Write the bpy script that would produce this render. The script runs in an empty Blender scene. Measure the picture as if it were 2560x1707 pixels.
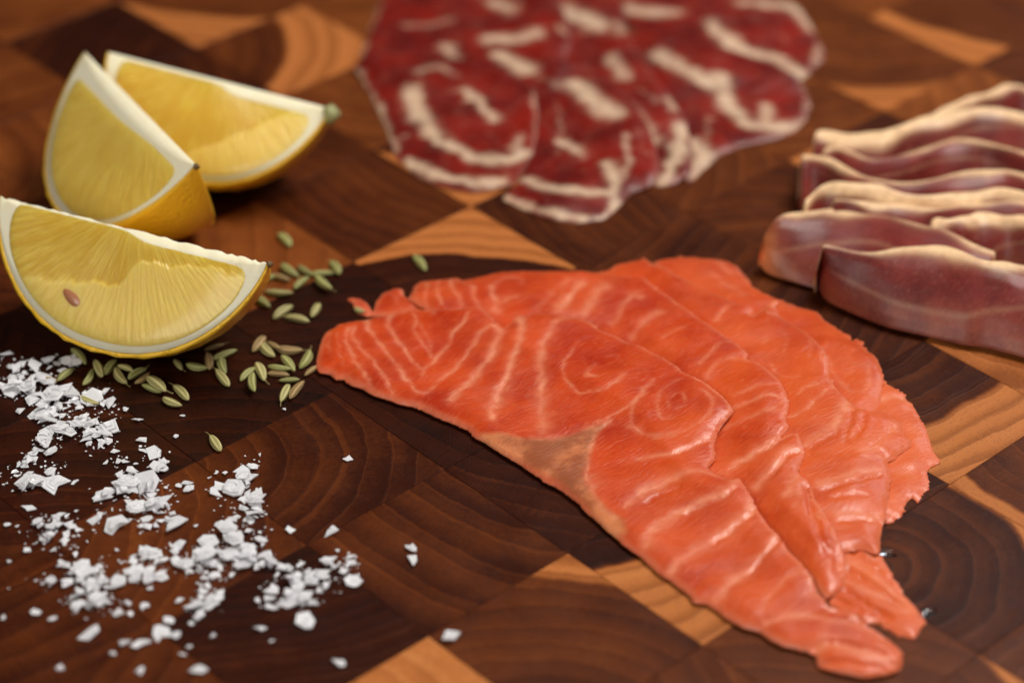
import bpy, bmesh, math, random
import numpy as np
from mathutils import Vector, Matrix
from mathutils.geometry import delaunay_2d_cdt

# ------------------------------------------------------------------ scene, camera, light
sc = bpy.context.scene
col = sc.collection
rng = np.random.default_rng(7)
random.seed(7)

LENS, PITCH, DIST = 87.0, math.radians(34.6), 0.58
FPX = LENS / 36 * 2560
CAM = np.array([0, -DIST * math.cos(PITCH), DIST * math.sin(PITCH)])
FWD = np.array([0, math.cos(PITCH), -math.sin(PITCH)])
RIGHT = np.array([1.0, 0, 0])
UP = np.cross(RIGHT, FWD)

def ground(px, z=0.0):
    """points of the photograph (2560 wide) laid on the horizontal plane(s) of height z"""
    px = np.atleast_2d(np.asarray(px, float))
    d = FWD * FPX + RIGHT * (px[:, :1] - 1280) + UP * (853.5 - px[:, 1:2])
    t = (z - CAM[2]) / d[:, 2]
    return CAM + d * t[:, None]

cam_data = bpy.data.cameras.new('camera')
cam = bpy.data.objects.new('camera', cam_data)
col.objects.link(cam)
cam.location = CAM
cam.rotation_euler = (math.pi / 2 - PITCH, 0, 0)
cam_data.lens = LENS
cam_data.sensor_width = 36
cam_data.clip_start = 0.02
cam_data.clip_end = 20
cam_data.dof.use_dof = True
focus = ground([(1180, 1110)])[0]
cam_data.dof.focus_distance = float((focus - CAM) @ FWD)
cam_data.dof.aperture_fstop = 6.5
cam_data.dof.aperture_blades = 9
sc.camera = cam

world = bpy.data.worlds.new('World')
sc.world = world
world.use_nodes = True
bg = world.node_tree.nodes['Background']
bg.inputs['Color'].default_value = (1.0, 0.92, 0.85, 1)
bg.inputs['Strength'].default_value = 0.045

def area_light(name, loc, target, size, size_y, power, color):
    l = bpy.data.lights.new(name, 'AREA')
    l.shape = 'RECTANGLE'; l.size = size; l.size_y = size_y
    l.energy = power; l.color = color
    o = bpy.data.objects.new(name, l); col.objects.link(o)
    o.location = loc
    o.rotation_euler = (Vector(target) - Vector(loc)).to_track_quat('-Z', 'Y').to_euler()
    return o
# broad soft daylight from above, and a weaker window behind on the right
area_light('skylight', (0.40, 0.20, 0.80), (-0.01, 0, 0), 0.46, 0.40, 9.8, (1.0, 0.955, 0.89))
area_light('added_fill_light', (-0.45, -0.75, 0.62), (-0.05, 0, 0), 0.60, 0.50, 5.4, (1.0, 0.95, 0.88))  # added fill from front left to lift the lemon faces, no actual source
area_light('window_light', (0.95, 1.25, 0.75), (0.05, 0.05, 0), 0.55, 0.45, 2.6, (0.86, 0.93, 1.0))

sc.view_settings.view_transform = 'Standard'
sc.view_settings.look = 'None'
sc.view_settings.exposure = 0.0
sc.view_settings.gamma = 1.0
sc.cycles.use_denoising = True
sc.cycles.max_bounces = 8

# ------------------------------------------------------------------ helpers
REG = {'W': (0, 0, 2560 / 2352), 'a': (750, 600, .38265), 'b': (1500, 600, .4464), 'c': (1300, 1000, .4677),
       's1': (750, 620, .24237), 's2': (1150, 700, .24237), 's3': (1200, 950, .24237), 's4': (1600, 850, .24237),
       's5': (1550, 1200, .24237), 's6': (1850, 1330, .24038), 's7': (1550, 600, .24237), 's8': (1900, 850, .30618),
       'k': (850, 0, .55272), 'h': (1850, 180, .45925), 'f': (0, 450, .38265), 'z': (0, 850, .5464)}
def tr(text):
    """'region x,y x,y | region x,y ...' -> photograph pixels"""
    out = []
    for seg in text.split('|'):
        w = seg.split()
        ox, oy, s = REG[w[0]]
        for t in w[1:]:
            x, y = t.split(',')
            out.append((ox + float(x) * s, oy + float(y) * s))
    return np.array(out)
MM = DIST / FPX            # metres per photograph pixel at the centre

def tag(o, label=None, cat=None, group=None, kind=None):
    if label: o['label'] = label
    if cat: o['category'] = cat
    if group: o['group'] = group
    if kind: o['kind'] = kind
    return o
def mesh_obj(name, verts, faces, mat, parent=None, smooth=True, attrs=None):
    me = bpy.data.meshes.new(name)
    me.from_pydata([tuple(map(float, v)) for v in verts], [], [tuple(map(int, f)) for f in faces])
    if smooth:
        me.polygons.foreach_set('use_smooth', [True] * len(me.polygons))
    for k, v in (attrs or {}).items():
        v = np.asarray(v, dtype=np.float32)
        if v.ndim == 1:
            a = me.attributes.new(k, 'FLOAT', 'POINT'); a.data.foreach_set('value', v)
        else:
            a = me.attributes.new(k, 'FLOAT_VECTOR', 'POINT'); a.data.foreach_set('vector', v.ravel())
    if mat: me.materials.append(mat)
    me.update()
    o = bpy.data.objects.new(name, me); col.objects.link(o)
    if parent: o.parent = parent
    return o
def empty(name, loc=(0, 0, 0)):
    o = bpy.data.objects.new(name, None); col.objects.link(o)
    o.location = loc; o.empty_display_size = 0.01
    return o

# small node-graph helper
class NG:
    def __init__(self, name):
        self.m = bpy.data.materials.new(name); self.m.use_nodes = True
        self.t = self.m.node_tree; self.n = self.t.nodes; self.l = self.t.links
        self.b = self.n['Principled BSDF']; self.out = self.n['Material Output']
    def put(self, sock, v):
        if v is None: return
        if hasattr(v, 'is_linked') or isinstance(v, bpy.types.NodeSocket): self.l.new(v, sock)
        elif isinstance(v, (tuple, list)) and len(v) == 3 and sock.type == 'RGBA': sock.default_value = (*v, 1)
        else: sock.default_value = v
    def attr(self, name, out='Fac'):
        a = self.n.new('ShaderNodeAttribute'); a.attribute_name = name; return a.outputs[out]
    def math(self, op, a, b=None, c=None, clamp=False):
        m = self.n.new('ShaderNodeMath'); m.operation = op; m.use_clamp = clamp
        self.put(m.inputs[0], a); self.put(m.inputs[1], b); self.put(m.inputs[2], c)
        return m.outputs[0]
    def vmath(self, op, a, b=None, scale=None):
        m = self.n.new('ShaderNodeVectorMath'); m.operation = op
        self.put(m.inputs[0], a); self.put(m.inputs[1], b)
        if scale is not None: self.put(m.inputs['Scale'], scale)
        return m.outputs['Value'] if op in ('LENGTH', 'DOT_PRODUCT') else m.outputs['Vector']
    def noise(self, vec, scale, detail=3, rough=.5, dist=0, dim='3D', w=None, out='Fac'):
        m = self.n.new('ShaderNodeTexNoise'); m.noise_dimensions = dim
        if dim != '1D': self.put(m.inputs['Vector'], vec)
        if w is not None: self.put(m.inputs['W'], w)
        self.put(m.inputs['Scale'], scale); self.put(m.inputs['Detail'], detail)
        self.put(m.inputs['Roughness'], rough); self.put(m.inputs['Distortion'], dist)
        return m.outputs[0] if out == 'Fac' else m.outputs[1]
    def voronoi(self, vec, scale, feature='F1', out='Distance'):
        m = self.n.new('ShaderNodeTexVoronoi'); m.feature = feature
        self.put(m.inputs['Vector'], vec); self.put(m.inputs['Scale'], scale)
        return m.outputs[out]
    def rng(self, v, a, b, c=0, d=1, smooth=True):
        m = self.n.new('ShaderNodeMapRange'); m.interpolation_type = 'SMOOTHSTEP' if smooth else 'LINEAR'
        for i, x in enumerate((v, a, b, c, d)): self.put(m.inputs[i], x)
        return m.outputs[0]
    def mix(self, f, a, b, mode='MIX'):
        m = self.n.new('ShaderNodeMix'); m.data_type = 'RGBA'; m.blend_type = mode
        self.put(m.inputs[0], f); self.put(m.inputs[6], a); self.put(m.inputs[7], b)
        return m.outputs[2]
    def ramp(self, v, stops):
        m = self.n.new('ShaderNodeValToRGB'); e = m.color_ramp.elements
        while len(e) < len(stops): e.new(0.5)
        for el, (p, c) in zip(e, stops): el.position = p; el.color = (*c, 1)
        self.put(m.inputs[0], v); return m.outputs[0]
    def xyz(self, v):
        m = self.n.new('ShaderNodeSeparateXYZ'); self.put(m.inputs[0], v); return m.outputs
    def comb(self, x, y, z):
        m = self.n.new('ShaderNodeCombineXYZ')
        for i, q in enumerate((x, y, z)): self.put(m.inputs[i], q)
        return m.outputs[0]
    def coord(self): return self.n.new('ShaderNodeTexCoord').outputs['Object']
    def pos(self): return self.n.new('ShaderNodeNewGeometry').outputs['Position']
    def rand(self): return self.n.new('ShaderNodeObjectInfo').outputs['Random']
    def bump(self, h, strength=.3, dist=.001, normal=None):
        m = self.n.new('ShaderNodeBump'); self.put(m.inputs['Height'], h)
        m.inputs['Strength'].default_value = strength; m.inputs['Distance'].default_value = dist
        if normal is not None: self.l.new(normal, m.inputs['Normal'])
        return m.outputs[0]
    def set(self, **kw):
        for k, v in kw.items():
            k = {'color': 'Base Color', 'rough': 'Roughness', 'spec': 'Specular IOR Level', 'sss': 'Subsurface Weight',
                 'sssr': 'Subsurface Radius', 'ssss': 'Subsurface Scale', 'normal': 'Normal', 'coat': 'Coat Weight',
                 'coatr': 'Coat Roughness', 'trans': 'Transmission Weight', 'ior': 'IOR'}[k]
            self.put(self.b.inputs[k], v)
        return self.m

# ------------------------------------------------------------------ materials
def wood_material():
    g = NG('end_grain_wood')
    co = g.attr('ringco', 'Vector'); tone = g.xyz(g.attr('tone', 'Vector')); jit = g.xyz(g.attr('jit', 'Vector'))
    big = g.vmath('SUBTRACT', g.noise(co, 38, 2, out='Color'), (.5, .5, .5))
    fin = g.vmath('SUBTRACT', g.noise(co, 260, 2, out='Color'), (.5, .5, .5))
    wc = g.vmath('ADD', co, g.vmath('ADD', g.vmath('SCALE', big, scale=.0065), g.vmath('SCALE', fin, scale=.0011)))
    x, y, z = g.xyz(wc)
    r = g.vmath('LENGTH', g.comb(x, g.math('MULTIPLY', y, jit[1]), 0.0))
    ang = g.math('ARCTAN2', y, x)
    # colour bands of slow and fast years
    band = g.noise(None, 170, 3, .6, dim='1D', w=g.math('ADD', r, jit[2]))
    wide = g.noise(None, 45, 1, .5, dim='1D', w=g.math('ADD', r, jit[2]))
    ph = g.math('ADD', g.math('DIVIDE', r, g.math('MULTIPLY', jit[0], .0038)), g.math('MULTIPLY', band, 1.3))
    fr = g.math('FRACT', ph)
    late = g.rng(fr, .35, .93)                                   # darkens towards the end of each year
    lateend = g.math('MULTIPLY', late, g.rng(fr, .955, 1.0, 1, 0))
    line = g.math('MULTIPLY', g.rng(fr, .0, .035, 0, 1), g.rng(fr, .06, .14, 1, 0))
    fleck = g.noise(co, 900, 3, .65)
    blot = g.noise(co, 70, 3, .6)
    ray = g.noise(g.comb(g.math('MULTIPLY', ang, 46.0), g.math('MULTIPLY', r, 30.0), z), 4.0, 2, .5)
    v = g.math('ADD', g.math('SUBTRACT', tone[0], .045), g.math('MULTIPLY', g.math('SUBTRACT', wide, .5), .22))
    v = g.math('ADD', v, g.math('MULTIPLY', g.math('SUBTRACT', band, .5), .15))
    v = g.math('ADD', v, g.math('MULTIPLY', g.math('SUBTRACT', fleck, .5), .16))
    v = g.math('ADD', v, g.math('MULTIPLY', g.math('SUBTRACT', blot, .5), .26))
    v = g.math('ADD', v, g.math('MULTIPLY', g.math('SUBTRACT', ray, .5), .10))
    v = g.math('SUBTRACT', v, g.math('MULTIPLY', lateend, .05))
    v = g.math('ADD', v, g.math('MULTIPLY', line, .07))
    sap = g.rng(r, g.math('SUBTRACT', tone[1], .0009), g.math('ADD', tone[1], .0009))
    vs = g.math('ADD', g.math('ADD', .80, g.math('MULTIPLY', g.math('SUBTRACT', band, .5), .18)),
                g.math('SUBTRACT', g.math('MULTIPLY', g.math('SUBTRACT', fleck, .5), .10), g.math('MULTIPLY', lateend, .13)))
    m = g.n.new('ShaderNodeMix'); m.data_type = 'FLOAT'
    g.put(m.inputs[0], sap); g.put(m.inputs[2], v); g.put(m.inputs[3], vs)
    c = g.ramp(m.outputs[0], [(0.0, (.0065, .0012, .0005)), (.22, (.034, .0058, .0014)), (.42, (.105, .0235, .0044)),
                              (.62, (.225, .062, .0125)), (.80, (.43, .140, .036)), (1.0, (.58, .235, .075))])
    hue = g.mix(g.math('MULTIPLY', tone[2], .30), c, g.mix(1.0, c, (.70, .78, .95), 'MULTIPLY'))
    pore = g.rng(g.voronoi(co, 1500), .10, .34)
    c2 = g.mix(g.math('MULTIPLY', g.math('SUBTRACT', 1.0, pore), .55), hue, g.mix(1.0, hue, (.35, .3, .3), 'MULTIPLY'))
    rough = g.math('ADD', .30, g.math('MULTIPLY', g.noise(co, 120, 3, .6), .22))
    saw = g.noise(g.vmath('MULTIPLY', g.pos(), (160, 1900, 1)), 1.0, 2, .5)
    sr = g.n.new('ShaderNodeVectorRotate'); sr.rotation_type = 'Z_AXIS'; g.put(sr.inputs['Vector'], g.pos()); sr.inputs['Angle'].default_value = .5
    cut1 = g.rng(g.noise(g.vmath('MULTIPLY', sr.outputs[0], (14, 1500, 1)), 1.0, 1, .5), .70, .76)
    cut2 = g.rng(g.noise(g.vmath('MULTIPLY', g.pos(), (1300, 16, 1)), 1.0, 1, .5), .72, .78)
    cuts = g.math('MAXIMUM', cut1, cut2)
    c2 = g.mix(g.math('MULTIPLY', cuts, .30), c2, g.mix(1.0, c2, (.45, .45, .5), 'MULTIPLY'))
    pore = g.math('SUBTRACT', pore, g.math('MULTIPLY', cuts, 1.2))
    h = g.math('ADD', g.math('MULTIPLY', pore, .7), g.math('ADD', g.math('MULTIPLY', lateend, .5), g.math('MULTIPLY', saw, .35)))
    return g.set(color=c2, rough=rough, spec=.15, normal=g.bump(h, .18, .0004))
WOOD = wood_material()

def flesh_material(name, deep, light, fatc, skinc, sss=.35, coat=.25, fibre=1.0, rough=.36, ssc=.0007, marble=0.0, spec=.45, palec=None, fatvar=.55, gloss=.22, edgek=.5, lo=.3, hi=.8, fatlo=.0):
    g = NG(name)
    co = g.coord()
    fat = g.attr('fat'); skin = g.attr('skin'); edge = g.attr('edge')
    warp = g.vmath('ADD', co, g.vmath('SCALE', g.vmath('SUBTRACT', g.noise(co, 130, 2, out='Color'), (.5, .5, .5)), scale=.004))
    rot = g.n.new('ShaderNodeVectorRotate'); rot.rotation_type = 'Z_AXIS'
    g.put(rot.inputs['Vector'], warp); rot.inputs['Angle'].default_value = math.radians(-38)
    fib = g.noise(g.vmath('MULTIPLY', rot.outputs[0], (260, 1500, 900)), 1.0, 3, .6)
    blot = g.noise(co, 75, 3, .55)
    speck = g.noise(co, 1900, 2, .6)
    fib2 = g.noise(g.vmath('MULTIPLY', rot.outputs[0], (420, 3600, 900)), 1.0, 2, .6)
    base = g.mix(g.rng(g.math('ADD', g.math('MULTIPLY', blot, .8), g.math('MULTIPLY', fib, .3)), lo, hi), deep, light)
    if palec: base = g.mix(g.math('MULTIPLY', g.attr('pale'), g.rng(blot, .2, .8, .55, 1.0)), base, palec)
    base = g.mix(g.math('MULTIPLY', g.rng(fib2, .56, .74), .22 * fibre), base, fatc)
    if marble:
        mb = g.math('ABSOLUTE', g.math('SUBTRACT', g.noise(co, 85, 3, .55, .8), .5))
        base = g.mix(g.math('MULTIPLY', g.rng(mb, .0, .035, 1, 0), marble), base, fatc)
    fat = g.math('MULTIPLY', fat, g.rng(g.noise(co, 330, 3, .65), .30, .62, fatvar, 1.0))
    fat = g.rng(fat, fatlo, .85 if fatlo else 1.0, 0, 1, bool(fatlo))
    fatn = g.math('MULTIPLY', fat, g.rng(g.noise(co, 420, 3, .6), .15, .75, .72, 1.08), clamp=True)
    c = g.mix(fatn, base, fatc)
    c = g.mix(g.math('MULTIPLY', edge, edgek), c, g.mix(.45, light, fatc))  # slice edges coloured paler to imitate light catching the steps
    c = g.mix(skin, c, g.mix(g.rng(g.noise(co, 120, 4, .6), .38, .66), skinc, tuple(min(1, q * 2.6) for q in skinc)))
    h = g.math('ADD', g.math('MULTIPLY', fib, .8 * fibre), g.math('MULTIPLY', speck, .22))
    h = g.math('ADD', h, g.math('MULTIPLY', g.noise(co, 520, 3, .55, .6), .22 * fibre))
    n = g.bump(h, .5, .00045)
    rr = g.math('ADD', rough - .08, g.math('MULTIPLY', g.noise(co, 210, 3, .6), .22))
    return g.set(color=c, rough=rr, spec=spec, sss=sss, sssr=(1.0, .32, .14), ssss=ssc, normal=n, coat=coat, coatr=gloss)
SALMON = flesh_material('salmon_flesh', (.35, .014, .0012), (.58, .064, .008), (.74, .27, .15), (.25, .10, .042), coat=.24, gloss=.15, palec=(.64, .118, .026), edgek=.75, spec=.26)
COPPA = flesh_material('cured_pork', (.080, .0007, .0003), (.23, .0085, .0030), (.58, .41, .28), (.5, .3, .2), sss=.2, coat=.16, fibre=.3, rough=.42, marble=.04, spec=.22, fatvar=.85, edgek=.15, lo=.35, hi=.8, fatlo=.10)
HAM = flesh_material('cured_ham', (.090, .0045, .0038), (.22, .028, .023), (.82, .56, .32), (.46, .15, .055), sss=.25, coat=.12, fibre=.5, rough=.44, spec=.25, fatvar=.85)

def simple(name, **kw):
    return NG(name).set(**kw)

# ------------------------------------------------------------------ cutting board of end-grain blocks
AZ = math.radians(47.5)
UA = np.array([math.sin(AZ), math.cos(AZ)]); VB = np.array([-math.cos(AZ), math.sin(AZ)])
KS = DIST / .775
U0, DU, V0, DV = -.110 * KS, .0514 * KS, .017 * KS, .052 * KS
# (column,row): tone, pith (in block widths from the block's centre), sapwood radius, greyness, ring spacing, ring stretch
BLK = {(-2, 0): (.30, (1.2, .6), 9, .0, 1.6, 1.0), (-2, 1): (.28, (1.2, .6), 9, .0, 1.6, 1.0), (0, -1): (.34, (-.62, .55), 9, .0, 1.5, 1.0), (0, -2): (.34, (.85, .35), 9, .0, 1.5, .6), (0, -3): (.40, (-.75, -.62), 1.47, .1, 1.35, 1.0),
       (-1, -3): (.84, (-1.6, .3), 9, .0, 1.6, 1.0), (-1, -2): (.22, (.9, 1.8), 9, .1, .9, 1.0), (-1, -1): (.42, (-1.2, 1.1), 9, .0, 1.9, 1.0),
       (-1, 0): (.24, (-1.1, -1.3), 9, .0, 1.4, 1.0), (-2, -1): (.36, (.2, 2.3), 9, .0, 1.7, 1.0), (-2, -2): (.38, (-.5, 1.6), 9, .0, 1.6, 1.0),
       (0, 0): (.15, (-1.7, -1.9), 9, .0, 1.6, 1.0), (0, 1): (.16, (.9, .9), 9, .0, 1.3, 1.0), (-1, 1): (.22, (1.2, -.6), 9, .0, 1.3, 1.0),
       (1, -1): (.22, (2.0, .2), 9, .0, 1.6, 1.0), (1, -2): (.26, (1.5, .9), 9, .0, 1.5, 1.0), (1, 0): (.20, (-1.6, -1.9), 9, .0, 1.3, 1.0),
       (1, 1): (.61, (-1.3, 1.1), 9, .0, 2.2, 1.0), (2, 0): (.26, (-.95, -.9), 1.44, .0, 1.4, 1.0), (2, 1): (.39, (2.4, .1), 9, .2, 1.3, 1.0),
       (3, 0): (.36, (1.7, -.6), 9, .3, 1.2, 1.0), (3, -1): (.36, (-.4, 2.1), 9, .3, 1.3, 1.0), (3, 1): (.30, (.9, .9), 1.45, .1, 1.3, 1.0),
       (4, -1): (.38, (-1.2, -1.0), 9, .3, 1.4, 1.0), (4, -2): (.35, (1.0, 1.4), 9, .3, 1.4, 1.0), (4, -3): (.72, (1.7, .8), 9, .0, 1.8, 1.0),
       (3, -3): (.31, (.25, 1.7), 1.80, .6, 1.4, 1.0), (3, -2): (.33, (-.3, 1.4), 9, .4, 1.4, 1.0), (2, -4): (.32, (-.36, .30), .86, .6, 1.6, 1.0),
       (2, -3): (.30, (.8, 1.6), 9, .3, 1.4, 1.0), (3, -4): (.40, (2.0, .1), 2.40, .4, 1.4, 1.0), (1, -3): (.22, (.1, 1.6), 1.44, .2, 1.5, 1.0),
       (1, -4): (.43, (-1.6, -1.2), 9, .2, 1.8, 1.0), (0, -4): (.42, (-.8, .9), 9, .1, 1.5, 1.0), (1, -5): (.44, (-1.0, .8), 1.55, .2, 1.5, 1.0),
       (2, -5): (.38, (-.2, 1.9), 9, .5, 1.5, 1.0), (0, 2): (.36, (1.1, .8), 9, .0, 1.5, 1.0), (1, 2): (.30, (.3, -1.5), 9, .0, 1.4, 1.0),
       (1, 3): (.54, (-1.2, .5), 9, .0, 2.0, 1.0), (2, 3): (.30, (-1.4, .9), 9, .2, 1.6, 1.0), (1, 4): (.50, (.5, 1.8), 9, .1, 1.7, 1.0),
       (2, 4): (.24, (1.1, -1.6), 9, .3, 1.7, 1.0), (3, 3): (.42, (-.9, .7), 1.12, .1, 1.8, 1.0), (2, 2): (.40, (2.0, .2), 9, .0, 1.6, 1.0),
       (3, 2): (.54, (1.1, .7), 9, .0, 2.1, 1.0), (3, 4): (.45, (1.2, .9), 1.72, .2, 1.7, 1.0), (4, 3): (.58, (.9, 1.5), 9, .0, 2.0, 1.0),
       (4, 4): (.46, (.9, 1.2), 9, .1, 1.7, 1.0), (4, 2): (.5, (.8, .9), 9, .1, 1.7, 1.0), (6, 0): (.46, (1.0, 1.05), 1.80, .1, 1.8, 1.0),
       (6, -1): (.60, (-1.2, 1.3), 9, .0, 2.0, 1.0), (5, 0): (.48, (.8, 1.3), 9, .1, 1.7, 1.0), (5, -1): (.33, (1.1, 1.2), 1.30, .2, 1.5, 1.0),
       (7, 0): (.45, (1.5, .35), 1.80, .1, 1.8, 1.0), (7, -1): (.42, (-.6, -1.6), 9, .2, 1.6, 1.0), (6, 1): (.46, (1.2, .5), 9, .1, 1.7, 1.0),
       (5, -2): (.45, (.6, 1.5), 9, .1, 1.7, 1.0), (6, -2): (.48, (1.4, .5), 9, .1, 1.7, 1.0), (8, 0): (.46, (.9, .6), 9, .1, 1.7, 1.0)}
board = empty('cutting_board', (0, 0, 0))
tag(board, 'dark end-grain wooden cutting board glued up from square blocks with pale sapwood corners', 'cutting board')
def wood_block(k, j):
    r = random.Random(k * 131 + j * 17 + 5)
    tone, pith, sap, grey, sp, st = BLK.get((k, j), (r.uniform(.22, .55), (r.uniform(-1.6, 1.6), r.uniform(-1.6, 1.6)), r.choice([9, 9, 1.5]), r.uniform(0, .3), r.uniform(1.2, 1.8), 1.0))
    gap, bev = .00005, .00007
    hu, hv = DU / 2 - gap, DV / 2 - gap
    dz = r.uniform(-.00006, .00004)
    V = []
    for z, s in ((-.030, 0), (dz - bev, 0), (dz, bev)):
        for a, b in ((-1, -1), (1, -1), (1, 1), (-1, 1)):
            V.append((a * (hu - s), b * (hv - s), z))
    F = [(3, 2, 1, 0), (8, 9, 10, 11)]
    for q in (0, 4):
        for i in range(4): F.append((q + i, q + (i + 1) % 4, q + 4 + (i + 1) % 4, q + 4 + i))
    cu, cv = U0 + DU * (k + .5), V0 + DV * (j + .5)
    ringco = [((v[0] / DU - pith[0]) * DU, (v[1] / DV - pith[1]) * DV, v[2] + r.random() * 0 + (k * 13 + j * 7) * .37) for v in V]
    VV = [(UA[0] * v[0] + VB[0] * v[1], UA[1] * v[0] + VB[1] * v[1], v[2]) for v in V]
    o = mesh_obj('wood_block', VV, F, WOOD, board, False,
                 {'ringco': ringco, 'tone': [(tone, sap * DU, grey)] * len(V), 'jit': [(sp, st, r.uniform(0, 50))] * len(V)})
    p = UA * cu + VB * cv
    o.location = (p[0], p[1], 0)
def seen(k, j, m):
    p = UA * (U0 + DU * (k + .5)) + VB * (V0 + DV * (j + .5))
    v = np.array([p[0], p[1], 0]) - CAM
    x, y = 1280 + FPX * (v @ RIGHT) / (v @ FWD), 853.5 - FPX * (v @ UP) / (v @ FWD)
    return -m < x < 2560 + m and -m < y < 1707 + m * .7
for k in range(-5, 12):
    for j in range(-8, 10):
        if seen(k, j, 620): wood_block(k, j)

# ------------------------------------------------------------------ draped slices
GRID = .0007
GX0, GY0, GNX, GNY = -.23, -.20, 660, 720
def box_blur(a, r):
    for ax in (0, 1):
        p = np.pad(a, [(r + 1, r) if i == ax else (0, 0) for i in (0, 1)], mode='edge')
        c = np.cumsum(p, axis=ax)
        n = a.shape[ax]
        hi = np.take(c, np.arange(2 * r + 1, 2 * r + 1 + n), axis=ax); lo = np.take(c, np.arange(0, n), axis=ax)
        a = (hi - lo) / (2 * r + 1)
    return a
def sample(a, xy):
    fx = np.clip((xy[:, 0] - GX0) / GRID, 0, GNX - 1.001); fy = np.clip((xy[:, 1] - GY0) / GRID, 0, GNY - 1.001)
    i, j = fx.astype(int), fy.astype(int); u, v = fx - i, fy - j
    return a[j, i] * (1 - u) * (1 - v) + a[j, i + 1] * u * (1 - v) + a[j + 1, i] * (1 - u) * v + a[j + 1, i + 1] * u * v
def inside(poly, X, Y):
    r = np.zeros(X.shape, bool)
    x0, y0 = poly[:, 0], poly[:, 1]; x1, y1 = np.roll(x0, -1), np.roll(y0, -1)
    for a, b, c, d in zip(x0, y0, x1, y1):
        if b == d: continue
        m = (b > Y) != (d > Y)
        r ^= m & (X < (c - a) * (Y - b) / (d - b) + a)
    return r
def seg_dist(P, L, closed=False):
    best = np.full(len(P), 1e9)
    n = len(L)
    for i in range(n if closed else n - 1):
        a, b = L[i], L[(i + 1) % n]
        ab = b - a; q = max(ab @ ab, 1e-16)
        t = np.clip(((P - a) @ ab) / q, 0, 1)
        d = np.linalg.norm(P - a - t[:, None] * ab, axis=1)
        best = np.minimum(best, d)
    return best
def smooth_line(L, n=3):
    """Catmull-Rom through the points"""
    L = np.asarray(L, float)
    if len(L) < 3: return L
    Q = np.vstack([2 * L[0] - L[1], L, 2 * L[-1] - L[-2]]); out = []
    for i in range(1, len(Q) - 2):
        for t in np.linspace(0, 1, n, endpoint=False):
            p0, p1, p2, p3 = Q[i - 1], Q[i], Q[i + 1], Q[i + 2]
            out.append(.5 * (2 * p1 + (p2 - p0) * t + (2 * p0 - 5 * p1 + 4 * p2 - p3) * t * t + (3 * p1 - p0 - 3 * p2 + p3) * t ** 3))
    out.append(L[-1])
    return np.array(out)
def vnoise(P, f, seed):
    """cheap smooth value noise on xy"""
    r = np.random.default_rng(seed); out = np.zeros(len(P))
    for k in range(5):
        a = r.uniform(0, 2 * math.pi); ph = r.uniform(0, 6.28); ff = f * r.uniform(.6, 1.7)
        out += np.sin((P[:, 0] * math.cos(a) + P[:, 1] * math.sin(a)) * ff * 6.283 + ph + 1.3 * np.sin(P[:, 1] * ff * 5 + k))
    return out / 5

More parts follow.
